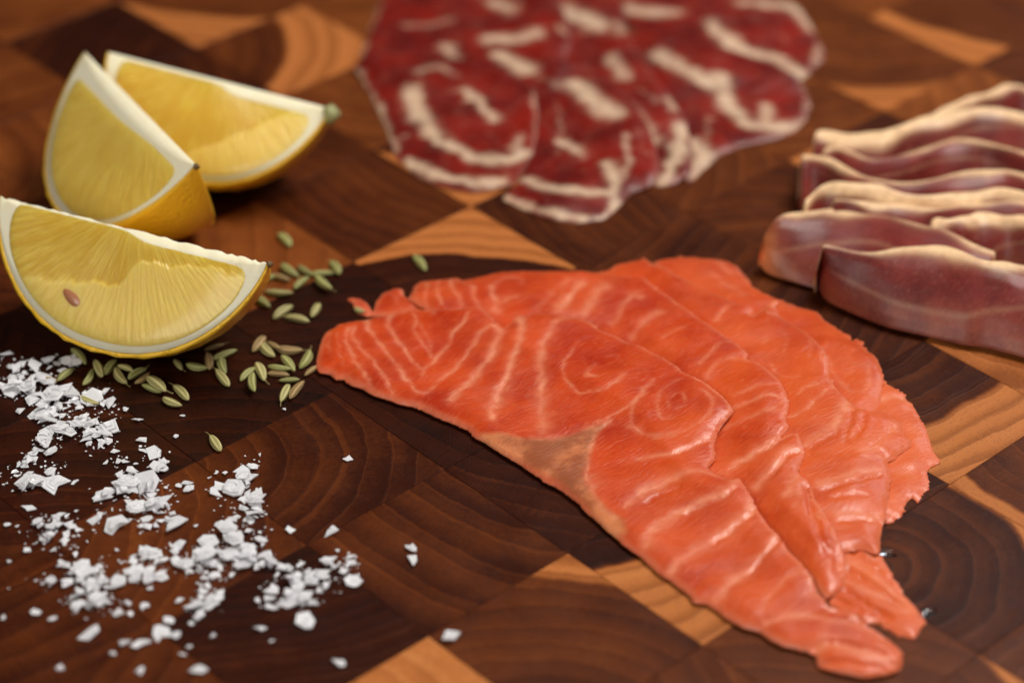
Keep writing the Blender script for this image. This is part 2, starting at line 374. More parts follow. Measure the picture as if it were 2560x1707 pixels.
HEIGHT = np.zeros((GNY, GNX))
def drape_slice(name, outline, thick, lines, mat, label, cat, group, step=.0008, ragged=.00022, skins=(), lift=0.0,
                wave=.0004, fat_relief=-.0002, rim=None, rim_w=1.0, halo=.20, warp=.0006, pale=0.0, wk=1.0):
    """a thin slice laid over whatever already lies on the board; outline and fat lines follow the photograph"""
    global HEIGHT
    o_px = tr(outline)
    z = np.full(len(o_px), .004)
    X, Y = np.meshgrid(GX0 + GRID * np.arange(GNX), GY0 + GRID * np.arange(GNY))
    for it in range(3):
        poly = ground(o_px, z)[:, :2]
        lo, hi = poly.min(0) - .012, poly.max(0) + .012
        ix = slice(max(0, int((lo[0] - GX0) / GRID)), min(GNX, int((hi[0] - GX0) / GRID) + 1))
        iy = slice(max(0, int((lo[1] - GY0) / GRID)), min(GNY, int((hi[1] - GY0) / GRID) + 1))
        m = inside(poly, X[iy, ix], Y[iy, ix])
        H = np.where(box_blur(m.astype(float), 2) > .02, HEIGHT[iy, ix], 0)
        Z = H.copy()
        for q in range(7): Z = np.maximum(H, box_blur(box_blur(Z, 3), 3))
        Z = box_blur(np.maximum(box_blur(Z, 2), H), 1)
        full = np.zeros_like(HEIGHT); full[iy, ix] = Z
        z = sample(full, poly) + thick + lift
    HEIGHT[iy, ix] = np.where(m, Z + thick + lift, HEIGHT[iy, ix])
    # outline resampled and roughened
    L = np.vstack([poly, poly[:1]])
    d = np.r_[0, np.cumsum(np.linalg.norm(np.diff(L, axis=0), axis=1))]
    n = int(d[-1] / (step * .8)); s = np.linspace(0, d[-1], n, endpoint=False)
    B = np.stack([np.interp(s, d, L[:, 0]), np.interp(s, d, L[:, 1])], 1)
    B = (np.roll(B, 1, 0) + 2 * B + np.roll(B, -1, 0)) / 4
    r = np.random.default_rng(len(o_px) * 7 + int(thick * 1e6))
    nr = np.roll(B, -1, 0) - np.roll(B, 1, 0); nr = np.stack([nr[:, 1], -nr[:, 0]], 1) / (np.linalg.norm(nr, axis=1)[:, None] + 1e-12)
    jag = r.normal(0, 1, n); k5 = np.ones(7) / 7; jag = 1.6 * np.convolve(np.r_[jag, jag, jag], k5, 'same')[n:2 * n] + .3 * r.normal(0, 1, n) - 2.0 * (r.random(n) < .03) * r.random(n)
    B = B + nr * (jag * ragged * np.clip(1 + vnoise(B, 40, 3), .1, 2))[:, None]
    lo, hi = B.min(0), B.max(0)
    gx, gy = np.meshgrid(np.arange(lo[0], hi[0], step), np.arange(lo[1], hi[1], step * .87))
    gx[1::2] += step / 2
    Q = np.stack([gx.ravel(), gy.ravel()], 1); Q += r.uniform(-.18, .18, Q.shape) * step
    Q = Q[inside(B, Q[:, 0], Q[:, 1])]
    Q = Q[seg_dist(Q, B, True) > step * .45]
    pts = np.vstack([B, Q])
    res = delaunay_2d_cdt([Vector(p) for p in pts], [(i, (i + 1) % n) for i in range(n)], [], 1, 1e-7)
    P = np.array([tuple(v) for v in res[0]]); T = [tuple(f) for f in res[2]]
    Ed = seg_dist(P, B, True)
    base = sample(full, P) + lift
    q = 1 - np.clip(Ed / .0005, 0, 1)
    feather = 1 - .55 * (1 - np.clip(Ed / .0045, 0, 1)) ** 1.5
    top = base + thick * feather - thick * .22 * (1 - np.sqrt(np.clip(1 - q * q, 0, 1)))
    fat = np.zeros(len(P)); skin = np.zeros(len(P))
    def to_surface(px):
        g = ground(px, .005)[:, :2]
        for _ in range(4):
            g = ground(px, sample(full, g) + thick + lift)[:, :2]
        return g
    crease = np.zeros(len(P))
    for item in lines:
        txt, w, s_ = item
        l = to_surface(smooth_line(tr(txt)))
        near = (P[:, 0] > l[:, 0].min() - .01) & (P[:, 0] < l[:, 0].max() + .01) & (P[:, 1] > l[:, 1].min() - .01) & (P[:, 1] < l[:, 1].max() + .01)
        idx = np.where(near)[0]
        if not len(idx): continue
        pp = P[idx] + warp * np.stack([vnoise(P[idx], 160, 1), vnoise(P[idx], 160, 2)], 1) + (warp - .0006) * 1.2 * np.stack([vnoise(P[idx], 60, 8), vnoise(P[idx], 60, 9)], 1)
        dd = seg_dist(pp, l)
        if s_ < 0:
            crease[idx] = np.minimum(crease[idx], s_ * .001 * np.exp(-(dd / (w * MM * .62)) ** 2)); continue
        ww = w * wk * MM * .60 * (1 + .35 * vnoise(P[idx], 70, len(txt)))
        ww = np.maximum(ww * ((.82 if w < 11 else 1.15) if wk == 1 else 1), 1e-5)
        f = s_ * np.clip(.78 + (.42 if wk == 1 else .12) * vnoise(P[idx], 55, len(txt) + 3), .3, 1) * (np.exp(-(dd / ww) ** 2) * .8 + halo * np.exp(-(dd / (ww * 2.6)) ** 2))
        fat[idx] = np.maximum(fat[idx], f)
    for txt, s_ in skins:
        l = to_surface(tr(txt))
        dd = seg_dist(P, l, True); ins = inside(l, P[:, 0], P[:, 1])
        f = s_ * np.clip(.5 + np.where(ins, dd, -dd) / .0016, 0, 1)
        skin = np.maximum(skin, f)
    if rim: fat = np.maximum(fat, rim * np.exp(-(Ed / (.0011 * rim_w)) ** 2) * np.clip(.55 + .7 * vnoise(P, 45, 11), 0, 1))
    rip = wave * vnoise(P, 22, len(txt) if lines else 1) + wave * .45 * vnoise(P, 75, 5)
    grow = np.clip(Ed / .006, 0, 1)
    top = top + rip * np.clip(Ed / .003, .25, 1) + fat_relief * np.clip(fat, 0, 1) + np.maximum(crease, -(thick * .8))
    bot = np.minimum(base + .00008, top - .0003)
    N = len(P)
    cnt = {}
    for t in T:
        for a, b in ((t[0], t[1]), (t[1], t[2]), (t[2], t[0])): cnt[(a, b)] = 1
    rimE = [(a, b) for (a, b) in cnt if (b, a) not in cnt]
    rimV = sorted({q for e_ in rimE for q in e_}); loc = {q: 2 * N + i for i, q in enumerate(rimV)}; nr_ = len(rimV)
    V = np.vstack([np.c_[P, top], np.c_[P, bot], np.c_[P, top][rimV], np.c_[P, bot][rimV]])
    F = list(T) + [(t[2] + N, t[1] + N, t[0] + N) for t in T]
    for (a, b) in rimE: F.append((loc[b], loc[a], loc[a] + nr_, loc[b] + nr_))
    c = V.mean(0); c[2] = 0
    V = V - c
    eg = np.exp(-(Ed / .0008) ** 2)
    pl = np.clip(pale + .55 * np.clip((P[:, 0] * .72 - P[:, 1] * .55 - .035) / .06, 0, 1) + .25 * vnoise(P, 30, 4), 0, 1)
    o = mesh_obj(name, V, F, mat, None, True, {k_: np.r_[v_, v_ * .6, v_[rimV], v_[rimV]] for k_, v_ in (('fat', np.clip(fat, 0, 1)), ('skin', skin), ('edge', eg), ('pale', pl))})
    o.location = c
    tag(o, label, cat, group)
    return o

SG = 'fanned salmon slices'
# bottom slice, its end curling out on the right
drape_slice('salmon_slice',
    'b 1250,560 1450,640 1600,770 1650,810 1700,850 1740,890 1770,930 1800,980 1830,1040 1850,1100 1870,1150 1900,1200 1905,1235 1880,1240 1845,1258 1832,1290 1838,1310 1850,1330 1838,1372 1802,1395 1785,1460 1770,1440 1752,1420 1720,1450 1690,1500 1640,1550 1605,1572 1450,1500 1200,1250 1100,900',
    .0012, [('s8 1010,490 1040,470 1130,450 1210,480 1240,500', 12, .8), ('s8 1100,960 1180,1000 1230,1100', 20, .3), ('s8 1180,640 1290,760 1380,900', 24, .25)],
    SALMON, 'pale thin salmon slice lowest in the stack, its frayed end showing on the right', 'salmon slice', SG, ragged=.0004, wave=.0006, pale=.7)
# second from below: runs along the back and ends in the wrinkled tail
drape_slice('salmon_slice',
    'b 300,105 340,92 390,85 435,80 450,66 462,80 540,80 640,90 720,100 760,120 800,150 830,190 830,230 860,255 900,270 950,295 1010,310 1060,335 1130,355 1190,380 1240,410 1290,450 1340,485 1390,520 1410,548 1440,533 1475,550 1468,575 1500,580 1520,615 1550,640 1575,690 1590,740 1582,800 1580,860 1562,915 1520,960 1480,1100 1450,1300 | c 1780,560 1860,700 1940,830 2000,920 2050,1000 2100,1060 2150,1115 2182,1170 2150,1185 2130,1212 2110,1250 2060,1238 2020,1245 1970,1195 1925,1160 1850,1180 1700,1120 1600,1000 1450,750 | b 800,700 400,300',
    .0014, [('s7 1010,210 1090,280 1150,320', 12, .6), ('s7 930,340 1000,370', 14, .4), ('s7 1060,430 1180,500 1260,560', 16, .4), ('s8 560,120 590,230 640,320 740,420 860,420 900,330 890,200', 8, .5),
            ('s8 640,150 740,140 760,220 700,300', 6, .3), ('s6 1100,280 1300,390 1500,520 1720,700', 16, .6), ('s6 1100,500 1200,550 1400,640 1650,720 1760,800', 12, .6), ('s6 1080,60 1200,170 1400,260 1550,420', 10, .4),
            ('s7 1650,580 1800,640 1960,700', 8, .3), ('s7 1380,480 1440,510', 8, .5), ('s6 1100,360 1250,450 1450,580 1680,740', 9, -1.1), ('s6 1090,590 1200,660 1350,760 1550,860', 9, -1.1), ('s6 1150,180 1300,270 1480,400 1650,590', 8, -.9), ('s6 1000,680 1200,760 1380,850', 8, -.8)],
    SALMON, 'salmon slice along the far side of the stack, its wrinkled tail reaching lower right', 'salmon slice', SG, ragged=.0003, wave=.0005, rim=.3, pale=.4)
# third
drape_slice('salmon_slice',
    'a 420,470 480,430 492,370 540,322 600,302 655,292 668,330 700,358 900,330 1500,300 | b 50,140 62,128 90,115 160,105 235,92 248,74 262,88 300,105 380,140 450,180 560,240 650,280 740,320 800,340 850,350 862,368 845,402 870,388 905,365 960,330 990,312 1004,330 980,352 1010,400 1080,445 1150,490 1210,540 1250,590 1285,640 1292,690 1288,740 1310,790 1350,828 1390,870 1440,905 1500,932 1560,930 1600,950 1660,980 1692,1012 1692,1050 1722,1080 1752,1110 1738,1132 1680,1182 1630,1220 1612,1208 1628,1260 1630,1330 1618,1420 1610,1480 1600,1540 | c 1960,600 1945,640 1932,720 1930,788 1905,800 1850,775 1790,768 1700,800 1600,800 1400,600 1250,420 | b 700,900 100,450 | a 900,470',
    .0016, [('s8 230,630 340,580 440,500 530,420 600,370', 7, .95), ('s8 300,430 380,380 470,350', 8, .7), ('s8 380,850 450,790 530,750 600,700 650,640 700,560 720,480', 16, 1.0), ('s8 740,800 770,700 800,600 820,540', 5, .5),
            ('s8 660,830 720,720 740,600', 5, .4), ('s8 500,1180 620,1140 740,1090 850,1060 980,1040', 16, .85), ('s8 820,900 920,880 1010,820 1090,720 1130,650', 12, .6), ('s8 850,940 950,950 1050,960', 6, .8), ('s8 1000,620 1100,640', 7, .3),
            ('s8 660,1420 780,1410 900,1430 1000,1400', 16, .7), ('s7 1000,830 1080,720 1170,640', 8, .7), ('s7 480,280 640,340 850,430 1000,500 1180,580 1350,650', 6, .8), ('s7 1360,750 1450,690 1560,640 1610,580', 9, .9),
            ('s7 1530,740 1680,770 1800,830 1920,910 2050,980', 7, .9), ('s7 1700,950 1720,1070 1660,1180', 6, .35), ('s7 1520,850 1530,960 1480,1060', 6, .25), ('s7 1960,1010 1970,1100 1940,1180', 7, .5), ('s7 1550,1260 1640,1370 1760,1400 1840,1380', 8, .6),
            ('a 560,320 620,360 640,420', 10, .3), ('s8 560,120 570,200 600,270', 7, .5), ('s7 220,150 280,160 340,220', 8, .7), ('s4 1850,60 1900,200 1950,330 1880,430', 7, .4), ('s8 520,1230 660,1180 800,1130 980,1090', 8, -.7), ('s8 780,790 830,700 850,600', 7, -.7), ('s8 700,820 720,720 760,560', 6, -.5), ('s8 900,860 1000,790 1080,690', 6, -.5), ('s8 650,1470 800,1460 980,1450', 8, -.7), ('s8 420,870 540,800 640,740', 7, -.5), ('s8 600,1300 760,1260 900,1280', 7, -.4)],
    SALMON, 'salmon slice third from the front, its squared end on top of the frayed one', 'salmon slice', SG, ragged=.00024, wave=.0005, rim=.45, pale=.3)
# second from the top
drape_slice('salmon_slice',
    'a 715,350 722,322 740,270 770,245 850,235 960,225 1040,220 1060,238 1130,225 1200,205 1280,185 1400,175 1550,178 1700,175 1850,178 1900,182 1960,195 | b 170,185 240,182 290,215 340,260 400,300 460,342 540,400 620,452 700,505 760,548 800,578 832,612 822,645 870,648 920,678 960,710 1000,750 1030,800 1052,850 1062,900 1048,945 1030,985 1060,1010 | s4 1440,960 1560,905 1630,915 1660,960 1690,1060 1700,1150 1670,1240 1650,1330 1690,1362 1740,1390 | c 1540,420 1580,500 1630,570 1670,640 1700,700 1722,750 1742,820 1742,900 1730,960 1690,1000 1640,1035 1500,900 1300,700 1150,560 900,480 | a 2200,1150 1700,900 1200,600 900,500',
    .0018, [('s1 1310,330 1310,450 1300,570', 7, .75), ('s1 1440,310 1410,400 1430,490 1470,570', 7, .75), ('s1 1540,280 1560,380 1620,480 1670,570', 9, .85), ('s1 1600,280 1700,340 1760,380 1800,480 1840,590 1940,650', 9, .9), ('s1 1210,340 1200,460 1190,560', 7, .4),
            ('s2 330,50 340,140 390,230 390,300', 11, .95), ('s2 400,260 480,190 570,160', 11, .8), ('s2 330,60 380,10 470,-40 600,-30 640,20', 8, .5), ('s2 1020,300 1100,190 1170,110 1250,30', 15, 1.0), ('s2 1050,60 1120,0', 14, .7),
            ('s2 1290,330 1350,230 1420,130 1500,60', 22, .6), ('s2 1560,450 1640,330 1700,230 1780,150 1880,180', 12, .7), ('s2 1780,570 1870,450 1960,380 2063,330', 14, .55), ('s2 800,280 900,200 980,100', 12, .35),
            ('s7 0,720 60,620 130,540 220,520', 9, .5), ('s7 150,970 240,850 360,770', 10, .5), ('s7 450,1000 560,930 700,890', 9, .35), ('s7 60,340 180,335 270,345 400,450 520,540 620,590 720,670 830,760 950,840 1070,920 1200,1010 1320,1110', 7, .9),
            ('s7 820,1260 930,1170 1050,1060 1150,1030', 9, .75), ('s7 910,1400 960,1290 1080,1220 1250,1200', 7, .5), ('s7 1300,1220 1400,1200 1520,1290 1600,1390', 7, .8), ('s4 720,340 800,250 920,190', 7, .45), ('s4 960,570 1150,500 1300,450 1420,430', 8, .5),
            ('s4 950,700 1150,620 1350,550 1450,570 1440,640', 9, .7), ('s4 870,900 1000,840 1200,760 1400,690', 11, .5), ('s4 900,1360 1020,1260 1150,1180 1300,1090 1430,980 1560,910 1640,930', 13, .95), ('s4 1200,1500 1300,1380 1400,1260 1510,1140 1600,1080 1680,1100', 16, .85),
            ('s4 1530,1568 1570,1450 1620,1380 1700,1360', 18, .8), ('c 1560,640 1590,580 1600,620', 9, .6), ('c 1700,900 1710,820 1690,740', 9, .5), ('c 1480,560 1500,470 1510,400', 12, .5), ('c 1530,440 1560,560 1600,700 1660,820', 10, -1.0), ('c 1640,640 1680,760 1700,900', 9, -.8), ('s4 1660,1110 1560,1140 1440,1260 1330,1400', 8, -.7), ('s4 1640,950 1520,960 1400,1030 1250,1140', 8, -.6)],
    SALMON, 'salmon slice directly under the front one, pale ridge along its far edge', 'salmon slice', SG, ragged=.0002, wave=.00055, rim=.6, pale=.12)
# the front slice
drape_slice('salmon_slice',
    'a 100,785 120,680 140,610 165,568 215,545 240,520 300,510 380,495 430,480 480,457 560,442 640,432 760,425 900,425 1000,420 1090,415 1150,412 1190,440 1250,470 1290,512 1330,545 1368,520 1398,470 1430,456 1500,455 1600,455 1680,458 1760,475 1840,490 1900,510 1960,545 2020,580 2080,610 2150,640 2230,665 2290,700 | '
    'b 336,621 390,650 440,680 455,705 490,720 540,740 600,775 650,815 700,850 732,890 742,930 720,965 690,995 665,1030 645,1080 642,1120 652,1160 636,1205 612,1245 640,1275 690,1300 715,1312 748,1312 780,1298 802,1330 832,1380 862,1430 | '
    'c 1225,455 1260,540 1290,582 1332,642 1378,682 1400,720 1430,770 1480,820 1530,872 1560,930 1600,1000 1642,1038 1640,1062 1690,1080 1780,1112 1850,1160 1910,1200 1960,1240 2010,1278 2050,1312 2056,1360 2040,1402 1990,1432 1900,1442 1800,1440 1740,1430 1690,1412 1640,1400 1592,1372 1582,1328 1500,1300 1420,1280 1340,1242 1280,1202 1200,1182 1140,1150 1090,1120 1050,1082 1000,1052 930,1046 915,1010 860,970 800,922 740,890 700,850 650,802 600,772 550,740 500,690 450,650 400,600 340,552 310,512 270,480 220,450 170,420 120,400 60,352 0,312 | '
    'a 1300,1342 1220,1290 1130,1242 1120,1215 1050,1180 980,1150 900,1120 860,1100 760,1060 640,1030 600,1010 490,980 400,932 340,912 300,892 290,870 240,872 215,850 190,836 130,830 110,810',
    .0020, [('s1 290,830 290,920 295,1010 320,1090', 6, .4), ('s1 370,880 390,1000 430,1110 440,1200', 6, .35), ('s1 500,830 490,900 490,1000 530,1090 590,1200 650,1290 720,1380 760,1450', 8, .85),
            ('s1 560,820 555,900 590,980 650,1050 720,1120 780,1210 850,1300 910,1400 970,1480 1010,1530', 9, .95),
            ('s1 720,660 690,720 700,800 740,890 810,980 880,1060 950,1140 1010,1220 1070,1300 1130,1390 1180,1450 1240,1490 1310,1490 1370,1440 1440,1360 1530,1280 1620,1210 1720,1100 1790,1000 1860,900 1930,830 2000,780', 10, 1.0),
            ('s1 960,625 920,700 910,770 940,850 980,920 1040,1000 1110,1090 1170,1180 1230,1240 1290,1250 1350,1190 1430,1100 1510,1010 1560,930 1580,880 1660,800 1720,720 1760,640', 9, .95), ('s1 1290,1250 1250,1320', 8, .8),
            ('s1 1180,660 1200,740 1170,830 1200,900 1260,970 1320,1050 1350,1120', 7, .8), ('s1 1230,780 1280,860 1330,920 1350,1000 1350,1110', 6, .6), ('s1 1170,640 1240,610 1320,600 1380,640', 6, .5),
            ('s1 1560,1568 1650,1460 1740,1380 1800,1320 1880,1220 1960,1120 2010,1010 2040,920', 13, 1.0),
            ('s2 0,1130 80,1080 160,1010 230,900 290,820 340,740 390,640 420,560 400,480 340,460', 13, 1.0), ('s2 330,1420 330,1300 370,1180 420,1090 470,1020 510,920 540,800 580,700 620,600 640,480 600,350', 15, 1.0),
            ('s2 350,1300 400,1180 450,1090', 22, 1.0), ('s2 860,1560 850,1400 830,1250 840,1100 840,980 840,880 840,780 860,650 920,530 1000,430 1100,380', 15, .8), ('s2 860,1500 840,1300 840,1150', 26, .6),
            ('s2 1180,700 1080,830 1060,900 1080,990 1130,1070 1190,1130 1250,1170 1350,1150 1480,1130 1600,1060 1700,980', 7, .85), ('s2 1330,980 1340,920 1400,860', 8, .6), ('s2 1330,960 1390,990', 7, .8), ('s2 1540,780 1620,760 1620,820', 5, .35),
            ('s2 2000,1030 1900,1130 1820,1230 1700,1330 1560,1420 1430,1480', 8, .9), ('s2 1000,330 1130,370 1250,380 1400,440 1500,520 1620,570 1750,610 1900,660 2050,730', 7, .85), ('s2 560,320 640,350 670,430 640,540', 9, .55),
            ('s3 1340,430 1220,540 1150,660 1110,800 1100,950 1130,1080 1200,1200 1300,1330 1420,1420', 9, .95), ('s3 1120,960 1150,1120', 20, .8), ('s3 540,600 760,600 950,560 1150,490', 16, .8), ('s3 720,960 750,900 850,840', 9, .7),
            ('s3 1700,120 1600,220 1560,330 1560,430 1640,540 1800,590 2000,570', 8, .65), ('s3 1560,480 1700,560 1900,580', 12, .5),
            ('s4 300,690 300,610 350,560 420,550 470,620 440,690 360,720', 5, .5), ('s4 330,800 230,800 195,720 190,640 240,520 340,440 420,380', 6, .55), ('s4 640,500 730,560 750,640 740,720 650,830 520,900 380,950 200,980 60,970', 8, .6),
            ('s4 480,300 560,340 700,430 830,530 920,590 940,680 900,750', 7, .9), ('s4 0,30 130,70 250,130 340,190', 8, .9), ('s4 0,1230 150,1180 330,1150 500,1100 650,1010 790,950', 12, .8), ('s4 0,1568 150,1480 300,1420 480,1360 640,1340 800,1360', 14, 1.0),
            ('s5 60,260 180,160 330,80 480,10 600,-40', 13, .9), ('s5 260,640 330,510 460,410 600,340 760,270 900,200 1050,140 1150,60 1180,0', 18, 1.0), ('s5 520,920 640,830 760,740 900,640 1050,560 1180,470 1290,370 1370,270 1390,180', 18, .95),
            ('s5 990,1220 1100,1100 1200,1000 1320,910 1430,800 1530,690 1600,590 1640,500', 18, .9), ('s5 1440,1380 1490,1260 1580,1150 1700,1040 1820,930 1900,860', 10, .7), ('s5 1470,1440 1650,1420 1850,1400 2060,1420', 8, .5),
            ('s6 260,930 450,880 700,870 900,920 1150,950 1300,1010 1500,1100 1640,1250', 12, .85), ('s6 800,1180 900,1140 1000,1160 1200,1220 1400,1260 1550,1290', 18, .9), ('s6 700,650 820,620 900,640 920,740', 14, .5), ('s6 1130,780 1300,870 1450,980', 14, .5),
            ('s6 880,760 1050,800 1250,900 1450,1030 1600,1180', 9, -1.1), ('s6 780,1170 950,1105 1150,1150 1350,1200 1520,1240', 8, -.9), ('s6 820,1300 1000,1310 1250,1350 1500,1380', 9, -.7), ('s6 1560,1300 1640,1340 1690,1250', 9, -.8),
            ('s5 1660,560 1560,700 1450,840 1330,960', 7, -.6), ('s5 1200,60 1060,190 880,260 700,340', 7, -.6), ('s5 1400,260 1290,400 1130,530 960,640', 7, -.7), ('s5 620,60 420,130 250,230', 6, -.5), ('s2 480,1010 440,1120 380,1250', 6, -.4), ('s4 800,960 660,1030 480,1120 300,1170', 6, -.4)],
    SALMON, 'large front salmon slice topmost of the stack, with chevron fat lines and a swirl', 'salmon slice', SG, step=.00066, ragged=.00018, wave=.00045, lift=.0006, rim=.5,
    skins=[('s3 0,525 250,545 500,600 750,600 950,560 1150,490 1300,445 1200,560 1140,680 1110,850 1075,950 1100,1080 1200,1210 1330,1350 1480,1440 1520,1568 1350,1568 1150,1330 1020,1180 940,1130 850,1050 700,960 560,880 350,770 150,660 0,590', .72)])
HEIGHT[:] = 0
drape_slice('salmon_scrap', 's1 478,495 530,488 600,492 660,520 700,550 730,600 762,640 700,660 640,640 590,610 560,560 520,520', .0012, [('s1 560,520 620,580 680,630', 12, .5)], SALMON,
            'tiny torn scrap of salmon beside the stack\'s left end', 'salmon scrap', None, step=.0006, ragged=.0003)

# ------------------------------------------------------------------ cured pork slices at the back
CG = 'overlapping cured pork slices'
HEIGHT[:] = 0
drape_slice('pork_slice', 'k 1250,0 1300,-60 1500,-120 1750,-120 1950,-60 2060,0 2110,60 2150,130 2185,200 2195,250 2150,290 2105,330 2060,350 1900,400 1700,380 1500,300 1350,150', .0015,
    [('k 1690,110 1750,190 1850,230 1960,250 2010,280 2080,320', 44, 1.0), ('k 1300,30 1400,50 1520,60', 42, .9), ('k 1820,10 1950,20 2060,40 2130,120', 38, .95), ('k 2170,200 2140,280', 18, .7), ('k 1860,60 1960,120 2060,200', 12, .35)],
    COPPA, 'marbled dark red cured pork slice farthest right at the back', 'cured pork slice', CG, step=.0012, rim=.12, rim_w=1.3, halo=.24, warp=.0014, wk=1.12, wave=.0009)
drape_slice('pork_slice', 'k 1230,180 1330,130 1480,140 1650,170 1800,220 1950,270 2060,320 2105,380 2135,450 2105,535 2050,580 1980,612 1900,630 1820,645 1720,685 1640,752 1590,805 1540,800 1500,700 1380,600 1250,400', .0015,
    [('k 1480,280 1600,340 1700,400 1720,350', 44, 1.0), ('k 1450,240 1500,290', 46, .9), ('k 1740,440 1800,520 1850,560 1950,570 2050,560', 40, 1.0), ('k 1930,480 1940,560', 34, .9), ('k 1590,780 1640,690 1600,640', 46, .95), ('k 1660,520 1650,620', 18, .5), ('k 2090,370 2125,460 2080,560', 14, .7), ('k 1870,520 1700,400', 16, .4)],
    COPPA, 'cured pork slice second from the right with an angular white fat seam', 'cured pork slice', CG, step=.0012, rim=.12, rim_w=1.3, halo=.24, warp=.0014, wk=1.12, wave=.0009)
drape_slice('pork_slice', 'k 850,-100 1050,-150 1250,-60 1290,60 1330,200 1420,330 1500,430 1560,520 1592,640 1590,760 1520,815 1430,825 1300,760 1150,600 1000,400 850,150', .0015,
    [('k 1290,490 1370,580 1400,630', 44, .95), ('k 1535,560 1540,650 1490,760 1460,815', 40, 1.0), ('k 1230,250 1300,340', 36, .8), ('k 1470,440 1510,490', 26, .8), ('k 1000,40 1100,80 1170,120', 60, .9), ('k 1250,110 1270,140', 36, .8), ('k 1350,400 1430,460', 14, .5)],
    COPPA, 'cured pork slice in the middle of the fan with a thick pale edge', 'cured pork slice', CG, step=.0012, rim=.12, rim_w=1.3, halo=.24, warp=.0014, wk=1.12, wave=.0009)
drape_slice('pork_slice', 'k 180,0 250,-100 450,-180 700,-200 900,-120 1000,0 1050,150 1000,350 850,450 600,450 350,400 130,330 90,262 110,190 140,100', .0015,
    [('k 690,180 800,180 880,150', 52, 1.0), ('k 720,260 800,290 860,330', 46, 1.0), ('k 480,210 505,260', 44, .8), ('k 170,20 120,140 90,240', 18, .8), ('k 700,10 770,40', 50, .8), ('k 280,110 400,120 480,100', 26, .55), ('k 1000,120 1020,150', 24, .7), ('k 520,-60 700,-40', 40, .9)],
    COPPA, 'cured pork slice at the upper left of the fan, cut off by the picture edge', 'cured pork slice', CG, step=.0012, rim=.12, rim_w=1.3, halo=.24, warp=.0014, wk=1.12, wave=.0009)
drape_slice('pork_slice', 'k 880,320 980,260 1100,270 1230,360 1330,450 1400,560 1440,680 1440,780 1400,825 1330,850 1290,885 1240,940 1200,970 1130,985 1080,990 980,978 900,958 820,925 735,882 760,850 815,800 835,720 860,560', .0015,
    [('k 830,805 950,850 1100,880 1230,870 1240,800 1210,750', 30, 1.0), ('k 745,880 900,940 1080,975 1200,960 1270,890', 22, .95), ('k 1000,630 1085,695', 30, .95), ('k 1060,380 1150,460 1250,520', 50, 1.0), ('k 1285,620 1310,720 1280,800', 20, .75), ('k 985,470 1005,600 985,690', 10, .5), ('k 880,340 1000,400', 20, .5), ('k 1340,560 1400,700', 12, .4)],
    COPPA, 'front cured pork slice nearest the salmon, with two parallel white fat bands', 'cured pork slice', CG, step=.0012, rim=.15, rim_w=1.5, halo=.24, warp=.0014, wk=1.12, wave=.0009)
drape_slice('pork_slice', 'k 68,292 90,250 200,230 400,230 600,260 760,300 880,370 900,500 880,650 840,730 812,775 780,812 720,832 600,852 500,835 420,812 350,780 300,742 255,690 235,640 190,520 130,400', .0015,
    [('k 325,410 380,560 450,640 600,700 760,730 820,690', 40, 1.0), ('k 800,620 790,700', 24, .8), ('k 300,720 450,790 600,820 740,810', 28, 1.0), ('k 560,410 640,480 700,545', 26, .95), ('k 80,300 150,440 210,560 250,670', 18, .85), ('k 360,320 440,295 530,340', 24, .6), ('k 880,400 890,560 865,680', 11, .6), ('k 230,650 300,600', 15, .6)],
    COPPA, 'left front cured pork slice with a bold forked white fat seam, nearest the lemons', 'cured pork slice', CG, step=.0012, rim=.15, rim_w=1.5, halo=.24, warp=.0014, wk=1.12, wave=.0009)

